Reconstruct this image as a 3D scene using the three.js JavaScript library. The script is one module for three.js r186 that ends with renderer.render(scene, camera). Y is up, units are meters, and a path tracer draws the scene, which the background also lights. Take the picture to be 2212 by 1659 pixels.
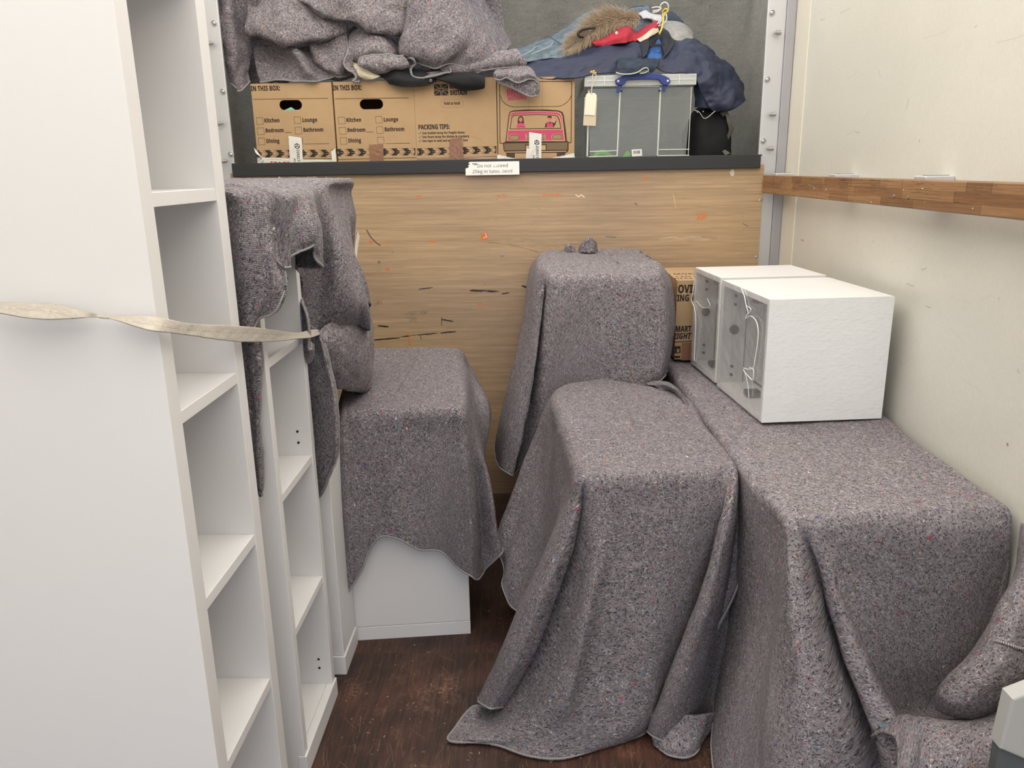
import * as THREE from 'three';
import { mergeGeometries } from 'three/addons/utils/BufferGeometryUtils.js';
import { RectAreaLightUniformsLib } from 'three/addons/lights/RectAreaLightUniformsLib.js';
import { RoundedBoxGeometry } from 'three/addons/geometries/RoundedBoxGeometry.js';

// ---------------------------------------------------------------- camera, sky, exposure
const RAD = Math.PI / 180, EYE = 1.3, FOCAL = 1700;
const scene = new THREE.Scene();
const camera = new THREE.PerspectiveCamera(2 * Math.atan(829.5 / FOCAL) / RAD, 2212 / 1659, 0.05, 200);
camera.position.set(0, EYE, 0);
camera.rotation.order = 'YXZ';
camera.rotation.set(-15.3 * RAD, 1.45 * RAD, -0.96 * RAD);
camera.updateMatrixWorld(true);
const renderer = new THREE.WebGLRenderer();
renderer.toneMapping = THREE.LinearToneMapping;
renderer.toneMappingExposure = 0.68;
renderer.shadowMap.enabled = true;
// bright overcast sky: it lights the van through its open rear and through its translucent roof
// (standard overcast sky: three times as bright overhead as at the horizon)
{
  const W = 64, H = 64, d = new Float32Array(W * H * 4);
  for (let j = 0; j < H; j++) for (let i = 0; i < W; i++) {
    const up = Math.max(0, Math.sin(((j + 0.5) / H - 0.5) * Math.PI)), L = 5.1 * (1 + 2 * up) / 3, k = (j * W + i) * 4;
    d[k] = L * 0.93; d[k + 1] = L; d[k + 2] = L * 1.13; d[k + 3] = 1;
  }
  const sky = new THREE.DataTexture(d, W, H, THREE.RGBAFormat, THREE.FloatType); sky.magFilter = THREE.LinearFilter; sky.mapping = THREE.EquirectangularReflectionMapping; sky.needsUpdate = true;
  scene.background = sky;
}

// the translucent roof glows over its whole area: an area light of its size and colour just under it
RectAreaLightUniformsLib.init();
{
  const roof = new THREE.RectAreaLight(new THREE.Color().setRGB(0.98, 0.92, 0.82), 2.5, 2.1, 4.0);
  roof.name = 'roof_daylight'; roof.position.set(-0.12, 2.17, -1.0); roof.rotation.x = -Math.PI / 2; scene.add(roof);
}

// ---------------------------------------------------------------- pixel -> place helpers (2212 x 1659 frame)
const rayTo = (px, py) => new THREE.Vector3((px - 1106) / FOCAL, -(py - 829.5) / FOCAL, -1).applyQuaternion(camera.quaternion);
const onZ = (px, py, z) => { const r = rayTo(px, py); return r.multiplyScalar(z / r.z).add(camera.position); };
const onY = (px, py, y) => { const r = rayTo(px, py); return r.multiplyScalar((y - EYE) / r.y).add(camera.position); };
const onX = (px, py, x) => { const r = rayTo(px, py); return r.multiplyScalar(x / r.x).add(camera.position); };
const V = (x, y, z) => new THREE.Vector3(x, y, z);

let seed = 7;
const rnd = () => { seed = (seed * 1664525 + 1013904223) >>> 0; return seed / 4294967296; };
const rr = (a, b) => a + (b - a) * rnd();
const reseed = (n) => { seed = n >>> 0; };
// quick lattice noise in -1..1, and its sum over octaves
const LAT = (() => { reseed(99); const t = new Float32Array(65536); for (let i = 0; i < 65536; i++) t[i] = rnd() * 2 - 1; return t; })();
function vnoise(x, y, z) {
  const xi = Math.floor(x), yi = Math.floor(y); let u = x - xi, v = y - yi; u = u * u * (3 - 2 * u); v = v * v * (3 - 2 * v);
  const o = (z * 9173) | 0, a = (yi * 257 + xi + o), b = a + 257;
  const p = LAT[(a * 40503 >> 3) & 65535], q = LAT[((a + 1) * 40503 >> 3) & 65535], r = LAT[(b * 40503 >> 3) & 65535], s = LAT[((b + 1) * 40503 >> 3) & 65535];
  return (p + (q - p) * u) * (1 - v) + (r + (s - r) * u) * v;
}
const fbm = (x, y, z = 0, o = 4) => { let s = 0, a = 1, t = 0; for (let i = 0; i < o; i++) { s += a * vnoise(x, y, z + i * 7.3); t += a; x *= 2.03; y *= 2.03; a *= 0.5; } return s / t; };

// ---------------------------------------------------------------- scene helpers
const taken = new Map();
function numbered(name) { const n = taken.get(name) ?? 0; taken.set(name, n + 1); return n ? `${name}_${String(n).padStart(3, '0')}` : name; }
function shade(o) { o.traverse((c) => { if (c.isMesh) { c.castShadow = true; c.receiveShadow = true; } }); return o; }
function part(name, geometry, material, parent) {
  const m = new THREE.Mesh(geometry, material); m.name = name; m.castShadow = m.receiveShadow = true; parent.add(m); return m;
}
function thing(name, label, category, position = [0, 0, 0], turn = 0, group) {
  const g = new THREE.Group(); g.name = numbered(name); g.position.set(...position); g.rotation.y = turn;
  g.userData = { label, category }; if (group) g.userData.group = group;
  scene.add(g); return g;
}
function solo(name, geometry, material, label, category, group) {
  const m = new THREE.Mesh(geometry, material); m.name = numbered(name); m.castShadow = m.receiveShadow = true;
  m.userData = { label, category }; if (group) m.userData.group = group; scene.add(m); return m;
}
function struct(name, geometry, material, label, category) {
  const m = geometry ? new THREE.Mesh(geometry, material) : new THREE.Group(); m.name = name; m.castShadow = m.receiveShadow = true;
  m.userData = { kind: 'structure', label, category }; scene.add(m); return m;
}
// box from corner to corner; uv in metres on every face
function box(x0, x1, y0, y1, z0, z1, r = 0) {
  const w = x1 - x0, h = y1 - y0, d = z1 - z0;
  const g = r > 0 ? new RoundedBoxGeometry(w, h, d, 2, Math.min(r, w / 2.01, h / 2.01, d / 2.01)) : new THREE.BoxGeometry(w, h, d);
  g.translate((x0 + x1) / 2, (y0 + y1) / 2, (z0 + z1) / 2);
  metricUV(g); return g;
}
function metricUV(g) {
  const p = g.attributes.position, n = g.attributes.normal, uv = new Float32Array(p.count * 2);
  for (let i = 0; i < p.count; i++) {
    const ax = Math.abs(n.getX(i)), ay = Math.abs(n.getY(i)), az = Math.abs(n.getZ(i));
    if (ax >= ay && ax >= az) { uv[2 * i] = -p.getZ(i); uv[2 * i + 1] = p.getY(i); }
    else if (ay >= az) { uv[2 * i] = p.getX(i); uv[2 * i + 1] = -p.getZ(i); }
    else { uv[2 * i] = p.getX(i); uv[2 * i + 1] = p.getY(i); }
  }
  g.setAttribute('uv', new THREE.BufferAttribute(uv, 2)); return g;
}
const merge = (list) => mergeGeometries(list.map((g) => (g.index ? g.toNonIndexed() : g)).map((g) => { for (const k of Object.keys(g.attributes)) if (!['position', 'normal', 'uv'].includes(k)) g.deleteAttribute(k); return g; }));
// flat quad from four corners (bottom left, bottom right, top right, top left), uv 0..1
function quad(a, b, c, d, n = 1) {
  const g = new THREE.BufferGeometry(), pos = [], uv = [], idx = [];
  for (let j = 0; j <= n; j++) for (let i = 0; i <= n; i++) {
    const u = i / n, v = j / n;
    const q = a.clone().multiplyScalar((1 - u) * (1 - v)).addScaledVector(b, u * (1 - v)).addScaledVector(c, u * v).addScaledVector(d, (1 - u) * v);
    pos.push(q.x, q.y, q.z); uv.push(u, v);
  }
  for (let j = 0; j < n; j++) for (let i = 0; i < n; i++) { const k = j * (n + 1) + i; idx.push(k, k + 1, k + n + 2, k, k + n + 2, k + n + 1); }
  g.setAttribute('position', new THREE.Float32BufferAttribute(pos, 3)); g.setAttribute('uv', new THREE.Float32BufferAttribute(uv, 2)); g.setIndex(idx); g.computeVertexNormals(); return g;
}

// ---------------------------------------------------------------- cloth: a sheet lofted through ribs
// ribs: arrays of points (all of one length), each rib runs down the cloth; returns the sheet and its four borders
function loft(ribs, { nu = 120, nv = 120, thick = 0.005, wrinkle = 0.002, scale = 9, stretch = [1, 1], z0 = 0, flip = false, closed = false, uvTurn = 0, maxX = 0.94, minX = -1.18, world = true, folds = null } = {}) {
  const along = ribs.map((r) => new THREE.CatmullRomCurve3(r, false, 'centripetal'));
  const P = [];
  for (let j = 0; j <= nv; j++) {
    const c = new THREE.CatmullRomCurve3(along.map((k) => k.getPoint(j / nv)), closed, 'centripetal'), row = [];
    for (let i = 0; i <= nu; i++) row.push(c.getPoint(i / nu));
    P.push(row);
  }
  const UV = [];
  if (ribs[0].uv) {
    const al = ribs.map((r) => new THREE.CatmullRomCurve3(r.uv, false, 'centripetal'));
    for (let j = 0; j <= nv; j++) { const c = new THREE.CatmullRomCurve3(al.map((k) => k.getPoint(j / nv)), closed, 'centripetal'), row = []; for (let i = 0; i <= nu; i++) row.push(c.getPoint(i / nu)); UV.push(row); }
  }
  // running lengths give uv in metres
  const U = [], W = [];
  for (let j = 0; j <= nv; j++) { U.push([0]); W.push([]); }
  const mid = new Array(nu + 1).fill(0);
  for (let i = 1; i <= nu; i++) { let s = 0; for (let j = 0; j <= nv; j++) s += P[j][i].distanceTo(P[j][i - 1]); mid[i] = mid[i - 1] + s / (nv + 1); }
  for (let i = 0; i <= nu; i++) { let s = 0; for (let j = 0; j <= nv; j++) { if (j) s += P[j][i].distanceTo(P[j - 1][i]); W[j][i] = s; U[j][i] = mid[i]; } }
  const normalAt = (j, i) => {
    if (UV.length && j < nv * 0.05) return new THREE.Vector3(0, 1, 0);
    const a = P[Math.min(j + 1, nv)][i].clone().sub(P[Math.max(j - 1, 0)][i]), b = P[j][Math.min(i + 1, nu)].clone().sub(P[j][Math.max(i - 1, 0)]);
    const n = a.cross(b); const l = n.length(); return l > 1e-9 ? n.multiplyScalar((flip ? -1 : 1) / l) : new THREE.Vector3(0, 1, 0);
  };
  const N = P.map((row, j) => row.map((_, i) => normalAt(j, i)));
  if (wrinkle) for (let j = 0; j <= nv; j++) for (let i = 0; i <= nu; i++) {
    const d = wrinkle * fbm((UV.length ? UV[j][i].x : U[j][i]) * scale * stretch[0], (UV.length ? UV[j][i].y : W[j][i]) * scale * stretch[1], z0, 3) * 1.6;
    P[j][i].addScaledVector(N[j][i], d);
  }
  if (folds) { // hanging folds: [depth, per metre, where they start along the rib]
    const [amp, freq, from] = folds;
    for (let j = 0; j <= nv; j++) { const t = Math.min(1, Math.max(0, (j / nv - from) / (1 - from))), s = t * t * (3 - 2 * t); for (let i = 0; i <= nu; i++) { const ph = U[j][i] * freq + 0.9 * fbm(U[j][i] * freq * 0.45, j / nv * 1.2, z0 + 3, 2); const w = Math.sin(ph * Math.PI * 2); P[j][i].addScaledVector(N[j][i], amp * s * (0.55 + 0.45 * vnoise(U[j][i] * freq * 0.3, 7.7, z0)) * (w > 0 ? w ** 0.8 : -((-w) ** 1.4))); } }
  }
  for (const row of P) for (const q of row) { if (world && q.y < 0.009) q.y = 0.009; if (world) q.x = Math.min(maxX, Math.max(minX, q.x)); }
  const N2 = P.map((row, j) => row.map((_, i) => normalAt(j, i)));
  const c = Math.cos(uvTurn), s = Math.sin(uvTurn);
  const pos = [], uv = [], idx = [];
  const w = nu + 1, half = (nv + 1) * w;
  for (const side of [0, 1]) for (let j = 0; j <= nv; j++) for (let i = 0; i <= nu; i++) {
    const q = P[j][i].clone().addScaledVector(N2[j][i], side ? -thick : 0); pos.push(q.x, q.y, q.z);
    if (UV.length) uv.push(UV[j][i].x, UV[j][i].y); else uv.push(c * U[j][i] - s * W[j][i] + z0 * 0.37, s * U[j][i] + c * W[j][i] + z0 * 0.61);
  }
  const tri = (a, b, d, turn) => (turn ? idx.push(a, d, b) : idx.push(a, b, d));
  for (let j = 0; j < nv; j++) for (let i = 0; i < nu; i++) {
    const k = j * w + i;
    for (const side of [0, 1]) { const o = side * half, t = (side === 1) !== flip; tri(o + k, o + k + w, o + k + 1, t); tri(o + k + 1, o + k + w, o + k + w + 1, t); }
  }
  const rim = (a, b, t) => { tri(a, b, a + half, t); tri(b, b + half, a + half, t); };
  for (let i = 0; i < nu; i++) { rim(i, i + 1, flip); rim(nv * w + i, nv * w + i + 1, !flip); }
  for (let j = 0; j < nv; j++) { rim(j * w, (j + 1) * w, !flip); rim(j * w + nu, (j + 1) * w + nu, flip); }
  const g = new THREE.BufferGeometry();
  g.setAttribute('position', new THREE.Float32BufferAttribute(pos, 3)); g.setAttribute('uv', new THREE.Float32BufferAttribute(uv, 2)); g.setIndex(idx); g.computeVertexNormals();
  const edge = { bottom: P[nv], top: P[0], left: P.map((r) => r[0]), right: P.map((r) => r[nu]) };
  return { geometry: g, edge };
}
// overlocked edge: a thin wavy cord along a border of the cloth
function cord(points, r = 0.0027, step = 0.006) {
  const c = new THREE.CatmullRomCurve3(points, false, 'centripetal'), L = c.getLength(), n = Math.max(8, Math.min(420, Math.round(L / step)));
  const g = new THREE.TubeGeometry(c, n, r, 5, false), uv = g.attributes.uv;
  for (let i = 0; i < uv.count; i++) uv.setX(i, uv.getX(i) * L);
  return g;
}
// ---------------------------------------------------------------- procedural textures
function canvas(w, h) { const c = document.createElement('canvas'); c.width = w; c.height = h; return [c, c.getContext('2d')]; }
function texOf(c, { srgb = true, repeat = true, rx = 1, ry = 1 } = {}) {
  const t = new THREE.CanvasTexture(c); t.magFilter = THREE.LinearFilter; if (srgb) t.colorSpace = THREE.SRGBColorSpace;
  if (repeat) t.wrapS = t.wrapT = THREE.RepeatWrapping; t.repeat.set(rx, ry); return t;
}
const rgb = (r, g, b, a = 1) => `rgba(${r | 0},${g | 0},${b | 0},${a})`;
const std = (o) => new THREE.MeshStandardMaterial({ roughness: 0.8, ...o, side: THREE.DoubleSide });
const phys = (o) => new THREE.MeshPhysicalMaterial({ roughness: 0.6, ...o, side: THREE.DoubleSide });

// recycled-wool removal blanket: grey felt full of threads and coloured scraps; ribbed = stitch-bonded face
function feltCanvas(n, ribbed, sd) {
  reseed(sd); const S = 2048, [c, x] = canvas(S, S);
  x.fillStyle = rgb(142, 136, 138); x.fillRect(0, 0, S, S);
  const stroke = (px, py, len, wid, col, curl) => {
    const a = rr(0, Math.PI * 2), x1 = px + Math.cos(a) * len, y1 = py + Math.sin(a) * len, mx = (px + x1) / 2 - Math.sin(a) * curl, my = (py + y1) / 2 + Math.cos(a) * curl;
    x.strokeStyle = col; x.lineWidth = wid;
    const ox = px < 40 ? S : px > S - 40 ? -S : 0, oy = py < 40 ? S : py > S - 40 ? -S : 0;
    for (const dx of ox ? [0, ox] : [0]) for (const dy of oy ? [0, oy] : [0]) { x.beginPath(); x.moveTo(px + dx, py + dy); x.quadraticCurveTo(mx + dx, my + dy, x1 + dx, y1 + dy); x.stroke(); }
  };
  x.lineCap = 'round';
  for (let i = 0; i < 9000; i++) { const g = rr(84, 172); stroke(rr(0, S), rr(0, S), rr(10, 34), rr(5, 12), rgb(g, g * 0.96, g * 0.99, 0.35), rr(-10, 10)); }
  for (let i = 0; i < 60000; i++) { const g = rnd() < 0.45 ? rr(48, 100) : rr(130, 200); stroke(rr(0, S), rr(0, S), rr(4, 18), rr(1, 3.2), rgb(g * 1.02, g * 0.97, g * 1.01, 0.7), rr(-6, 6)); }
  if (ribbed) {
    const pitch = S / 256;
    for (let k = 0; k < 256; k++) {
      const y = k * pitch;
      for (let q = 0; q < S; q += 9) {
        x.fillStyle = rgb(40, 38, 42, rr(0.15, 0.6)); x.fillRect(q, y + rr(-0.6, 0.6), 9, 2.3);
        if (rnd() < 0.55) { const g = rr(150, 205); x.fillStyle = rgb(g, g * 0.97, g * 0.99, rr(0.25, 0.75)); x.fillRect(q, y + 3.6 + rr(-0.6, 0.6), rr(4, 9), 2.2); }
      }
    }
  }
  for (let i = 0; i < 8500; i++) { const g = rr(22, 58); stroke(rr(0, S), rr(0, S), rr(3, 11), rr(2, 5), rgb(g, g, g * 1.12, 0.66), rr(-4, 4)); }
  for (let i = 0; i < n; i++) { const g = rr(205, 255); stroke(rr(0, S), rr(0, S), rr(5, 22), rr(1.1, 2.6), rgb(g, g * 0.985, g * 0.97, rr(0.5, 0.95)), rr(-14, 14)); }
  const cols = [[190, 40, 60], [200, 60, 70], [205, 90, 100], [215, 195, 120], [210, 200, 150], [70, 80, 150], [90, 150, 165], [225, 130, 70], [215, 70, 140], [120, 170, 190], [235, 235, 235], [150, 110, 90]];
  for (let i = 0; i < 900; i++) { const q = cols[(rnd() * cols.length) | 0]; stroke(rr(0, S), rr(0, S), rr(2, 10), rr(2, 6), rgb(...q, rr(0.55, 0.95)), rr(-4, 4)); }
  for (let i = 0; i < 90; i++) { const q = cols[(rnd() * cols.length) | 0]; stroke(rr(0, S), rr(0, S), rr(5, 13), rr(6, 11), rgb(...q, 0.85), rr(-4, 4)); }
  return c;
}
const FELT_SIZE = 0.85;
function feltMaterial(c, tint = [1, 1, 1], bump = 0.0016) {
  const k = 1 / FELT_SIZE;
  return std({ map: texOf(c, { rx: k, ry: k }), bumpMap: texOf(c, { srgb: false, rx: k, ry: k }), bumpScale: bump, roughness: 0.97, color: new THREE.Color().setRGB(tint[0] ** 2.2, tint[1] ** 2.2, tint[2] ** 2.2) });
}
const feltA = feltCanvas(6800, false, 11), feltB = feltCanvas(5600, true, 23);
const M = {};
M.felt = feltMaterial(feltA, [0.90, 0.892, 0.91]); M.ribbed = feltMaterial(feltB, [0.90, 0.892, 0.91]);
{ // overlock thread: pale yarn wound round a grey edge
  const [c, x] = canvas(64, 32); x.fillStyle = rgb(105, 102, 106); x.fillRect(0, 0, 64, 32);
  for (let i = 0; i < 5; i++) { x.strokeStyle = rgb(186, 184, 184); x.lineWidth = 6; x.beginPath(); x.moveTo(i * 16 - 8, 0); x.lineTo(i * 16 + 8, 32); x.stroke(); }
  M.hem = std({ map: texOf(c, { rx: 70, ry: 1 }), roughness: 0.95 });
}
// value noise canvas helper for stained surfaces: calls paint(x, y, u, v) -> [r,g,b]
function pixelCanvas(w, h, f) {
  const [c, x] = canvas(w, h), im = x.createImageData(w, h);
  for (let j = 0; j < h; j++) for (let i = 0; i < w; i++) { const q = f(i, j), k = (j * w + i) * 4; im.data[k] = q[0]; im.data[k + 1] = q[1]; im.data[k + 2] = q[2]; im.data[k + 3] = 255; }
  x.putImageData(im, 0, 0); return [c, x];
}
M.white = std({ color: new THREE.Color().setRGB(0.745, 0.735, 0.74), roughness: 0.42 });
M.whiteEdge = std({ color: new THREE.Color().setRGB(0.74, 0.745, 0.70), roughness: 0.45 });
M.hole = std({ color: 0x1c1c1e, roughness: 0.9 });
M.alu = std({ color: new THREE.Color().setRGB(0.62, 0.63, 0.66), roughness: 0.42, metalness: 0.55 });
M.steel = std({ color: new THREE.Color().setRGB(0.45, 0.45, 0.46), roughness: 0.4, metalness: 0.8 });
M.blackEdge = std({ color: new THREE.Color().setRGB(0.022, 0.024, 0.027), roughness: 0.5 });
M.webbing = (() => {
  const [c] = pixelCanvas(256, 256, (i, j) => { const w = ((i + j) % 8 < 4 ? 1 : 0.88) * (0.94 + 0.08 * fbm(i / 30, j / 30, 4)); const dot = j > 122 && j < 128 && i % 14 < 7 ? 0.6 : 1; return [200 * w * dot, 191 * w * dot, 180 * w * dot]; });
  return std({ map: texOf(c, { rx: 20, ry: 1 }), bumpMap: texOf(c, { srgb: false, rx: 20, ry: 1 }), bumpScale: 0.0008, roughness: 0.85 });
})();
// ---------------------------------------------------------------- the van body
const BULK = -3.05, WR = 0.95, WL = -1.19, ROOF = 2.2, REAR = 1.3, SHELF_Y = 1.3;
{ // floor: dark phenolic ply, scratched and dusty
  reseed(31);
  const [c, x] = pixelCanvas(2048, 1400, (i, j) => {
    const n = fbm(i / 160, j / 160, 1, 4), g = fbm(i / 5, j / 90, 2, 3), d = Math.max(0, fbm(i / 210, j / 240, 9, 4) - 0.05) * 1.6 * Math.max(0, 0.55 + fbm(i / 9, j / 9, 3, 3));
    const k = 1 + 0.5 * n + 0.35 * g; return [62 * k + 80 * d, 40 * k + 68 * d, 32 * k + 55 * d];
  });
  x.lineCap = 'round';
  for (let i = 0; i < 1500; i++) { const a = rnd() < 0.6 ? rr(-0.4, 0.4) + Math.PI / 2 : rr(0, 3.2), px = rr(0, 2048), py = rr(0, 1400), l = rr(8, 90); x.strokeStyle = rgb(180, 150, 112, rr(0.08, 0.5)); x.lineWidth = rr(0.6, 2); x.beginPath(); x.moveTo(px, py); x.quadraticCurveTo(px + Math.cos(a) * l / 2 + rr(-6, 6), py + Math.sin(a) * l / 2, px + Math.cos(a) * l, py + Math.sin(a) * l); x.stroke(); }
  for (let i = 0; i < 700; i++) { const s = rr(1.2, 6); x.save(); x.translate(rr(0, 2048), rr(0, 1400)); x.rotate(rr(0, 6)); x.fillStyle = rgb(190, 160, 120, rr(0.25, 0.8)); x.fillRect(-s, -s * 0.4, 2 * s, s * rr(0.5, 1)); x.restore(); }
  const t = texOf(c, { rx: 1 / 1.4, ry: 1 / 0.957 });
  const m = std({ map: t, roughness: 0.62, bumpMap: texOf(c, { srgb: false, rx: 1 / 1.4, ry: 1 / 0.957 }), bumpScale: 0.0006 });
  struct('floor', box(WL - 0.05, WR + 0.05, -0.05, 0, BULK - 0.02, REAR), m, 'dark brown scratched plywood load floor of the van', 'floor');
}
{ // side walls: cream glass-fibre ply panels with scuffs
  reseed(41);
  const PX = 520; // texels per metre
  const [c, x] = pixelCanvas(2048, 1160, (i, j) => { const n = fbm(i / 190, j / 190, 5, 4), f = fbm(i / 3, j / 3, 6, 2); const k = 1 + 0.035 * n + 0.015 * f; return [211 * k, 209 * k, 200 * k]; });
  const at = (px, py) => { const q = onX(px, py, WR); return [(q.z - BULK) * PX, 1160 - q.y * PX]; };
  const scratch = (a, b, w, al) => { const [x0, y0] = at(...a), [x1, y1] = at(...b); x.strokeStyle = rgb(130, 118, 100, al * 0.6); x.lineWidth = w * 0.8; x.beginPath(); x.moveTo(x0, y0); x.quadraticCurveTo((x0 + x1) / 2 + 1, (y0 + y1) / 2 + 1.5, x1, y1); x.stroke(); };
  for (const s of [[[1815, 28], [1838, 16], 1.5, 0.5], [[1772, 43], [1782, 40], 2, 0.6], [[1957, 236], [1963, 212], 1.8, 0.75], [[1846, 284], [1858, 286], 1.6, 0.7], [[1828, 293], [1845, 281], 1, 0.35], [[2152, 92], [2212, 76], 1, 0.4], [[1995, 82], [2050, 65], 1, 0.3], [[1898, 152], [1902, 168], 1.5, 0.5], [[1825, 173], [1858, 150], 0.8, 0.3], [[1990, 582], [2002, 578], 2, 0.7], [[1958, 612], [1975, 618], 2, 0.5], [[2000, 660], [2010, 664], 2, 0.6], [[1730, 517], [1736, 520], 4, 0.8], [[2105, 58], [2110, 54], 2, 0.6], [[2198, 798], [2202, 806], 3, 0.5], [[1945, 780], [1950, 790], 2, 0.5], [[1886, 520], [1888, 524], 2, 0.6], [[2050, 640], [2100, 655], 0.8, 0.25], [[2080, 820], [2120, 845], 0.8, 0.3]]) scratch(...s);
  for (let i = 0; i < 130; i++) { const px = rr(0, 2048), py = rr(0, 1160), a = rr(-0.7, 0.4), l = rr(4, 46); x.strokeStyle = rgb(140, 128, 110, rr(0.03, 0.16)); x.lineWidth = rr(0.5, 1.3); x.beginPath(); x.moveTo(px, py); x.lineTo(px + Math.cos(a) * l, py + Math.sin(a) * l); x.stroke(); }
  for (let i = 0; i < 60; i++) { x.fillStyle = rgb(95, 80, 66, rr(0.3, 0.8)); x.fillRect(rr(0, 2048), rr(0, 1160), rr(1, 3), rr(1, 3)); }
  const t = texOf(c, {});
  const m = std({ map: t, roughness: 0.32 });
  const wall = (x0, x1, flip) => {
    const g = box(x0, x1, 0, ROOF, BULK - 0.0, REAR);
    const p = g.attributes.position, uv = g.attributes.uv; for (let i = 0; i < p.count; i++) uv.setXY(i, (p.getZ(i) - BULK) * PX / 2048, (p.getY(i)) * PX / 1160);
    return g;
  };
  const wr = struct('wall_right', wall(WR, WR + 0.05), m, 'cream glossy side wall panel with scuffs, behind the wooden tie rail', 'wall');
  struct('wall_left', wall(WL - 0.05, WL), m, 'cream side wall panel behind the white bookcases', 'wall');
  const trim = std({ color: new THREE.Color().setRGB(0.74, 0.70, 0.60), roughness: 0.4 });
  part('edge_strip', box(WR - 0.004, WR + 0.002, 0, ROOF, BULK + 0.012, BULK + 0.16, 0.003), trim, wr);
}
{ // bulkhead plywood with its wear, black edge strip and notice
  reseed(53);
  const W = 2048, Hh = 1320, x0 = -1.12, x1 = 0.868, y0 = 0.0, y1 = 1.3;
  const [c, x] = pixelCanvas(W, Hh, (i, j) => {
    const g = fbm(i / 420, j / 3.2, 1, 4), g2 = fbm(i / 70, j / 1.6, 2, 3), b = fbm(i / 500, j / 260, 3, 3), s = fbm(i / 260, j / 22, 6, 3);
    const k = 1 + 0.10 * g + 0.09 * g2 + 0.07 * b + 0.05 * s; return [176 * k, 150 * k, 120 * k * (1 - 0.05 * b)];
  });
  const at = (px, py) => { const q = onZ(px, py, BULK + 0.02); return [(q.x - x0) / (x1 - x0) * W, (1 - (q.y - y0) / (y1 - y0)) * Hh]; };
  x.lineCap = 'round';
  const line = (pts, w, col) => { x.strokeStyle = col; x.lineWidth = w; x.beginPath(); pts.forEach((p, i) => { const [a, b] = at(...p); i ? x.lineTo(a, b) : x.moveTo(a, b); }); x.stroke(); };
  const scuff = (pts, w, col) => { for (let k = 0; k < 30; k++) { const i = Math.min(pts.length - 2, (rnd() * (pts.length - 1)) | 0), t = rr(-0.1, 0.8), l = rr(0.15, 0.5), a = pts[i], b = pts[i + 1], m = (q) => [a[0] + (b[0] - a[0]) * q, a[1] + (b[1] - a[1]) * q + rr(-1, 1) * w * 0.22]; line([m(t), m(t + l)], w * rr(0.3, 1.1), col); } };
  const K = rgb(38, 34, 36, 0.8), O = rgb(226, 108, 48, 0.85);
  line([[792, 497], [800, 512], [812, 524], [821, 530]], 4, rgb(70, 64, 52, 0.9)); line([[820, 525], [842, 524]], 3, O);
  scuff([[905, 625], [930, 622]], 2.5, K); scuff([[1018, 628], [1055, 629], [1075, 630]], 5, K); scuff([[1085, 635], [1098, 633]], 3, K); scuff([[1128, 618], [1140, 621]], 5, K);
  scuff([[817, 704], [836, 706]], 4, K); scuff([[803, 735], [850, 731]], 4.5, K); scuff([[866, 728], [900, 724], [945, 720], [978, 717]], 4, K); scuff([[954, 686], [954, 700]], 2, K); scuff([[957, 691], [975, 694]], 3.5, K); scuff([[908, 726], [910, 733]], 1.5, K);
  for (const [a, b, d] of [[872, 680, 24], [900, 676, 20], [880, 690, 18], [806, 655, 16]]) for (let k = 0; k < 14; k++) line([[a + rr(0, d), b + rr(-6, 10)], [a + rr(0, d) + 6, b + rr(-8, 6)]], 3, rgb(90, 78, 62, 0.14));
  line([[880, 722], [884, 722], [884, 745]], 7, rgb(222, 122, 52, 0.6)); line([[960, 728], [965, 735]], 4, rgb(222, 122, 52, 0.5));
  for (const [a, b, w] of [[1071, 424, 26], [1168, 421, 26], [1198, 421, 12], [1385, 385, 14], [1030, 658, 26], [832, 582, 10], [900, 424, 5], [796, 523, 6], [920, 522, 18]]) for (let k = 0; k < 12; k++) { const o = rr(0, w); line([[a + o, b + rr(-2.5, 2.5)], [a + o + rr(2, 6), b + rr(-2.5, 2.5)]], rr(1.5, 4), rgb(226, 112, 52, 0.45)); }
  for (let k = 0; k < 70; k++) { const an = rr(0, 6.3), ra = rnd() * rr(0.4, 1), [a, b] = [1047 + 12 * ra * Math.cos(an) + rr(-2, 2), 511 + 14 * ra * Math.sin(an)]; line([[a, b], [a + rr(-3, 3), b + rr(-4, 4)]], rr(2, 5), rgb(226, 106, 48, 0.55)); }
  for (let k = 0; k < 40; k++) { const [a, b] = [1516 + rr(-9, 9), 467 + rr(-6, 7)]; line([[a, b], [a + rr(-3, 3), b + rr(-2, 2)]], rr(2, 5), rgb(230, 112, 50, 0.6)); }
  line([[1048, 504], [1051, 512], [1044, 514]], 3, rgb(240, 225, 200, 0.9)); line([[1056, 524], [1100, 528], [1140, 538], [1162, 545]], 1.6, rgb(110, 80, 52, 0.8));
  line([[1244, 421], [1250, 425], [1256, 421], [1262, 426]], 4, rgb(240, 226, 200, 0.9)); line([[1310, 511], [1330, 513]], 5, rgb(80, 92, 92, 0.5)); line([[1372, 439], [1376, 443]], 3, rgb(60, 40, 30, 0.8));
  line([[1455, 420], [1460, 448]], 2, rgb(225, 205, 150, 0.8)); line([[1515, 512], [1550, 515]], 2, rgb(100, 100, 90, 0.5)); line([[1605, 483], [1616, 489]], 2.4, rgb(90, 60, 40, 0.7));
  for (let k = 0; k < 90; k++) { const a = 1080 + rr(-25, 160), b = 528 + rr(-12, 10); line([[a, b], [a + rr(6, 20), b]], 3, rgb(225, 205, 178, 0.10)); }
  for (let k = 0; k < 60; k++) { const a = rr(1420, 1520), b = 515 + rr(-5, 6); line([[a, b], [a + rr(8, 26), b]], 3, rgb(225, 205, 178, 0.12)); }
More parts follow.
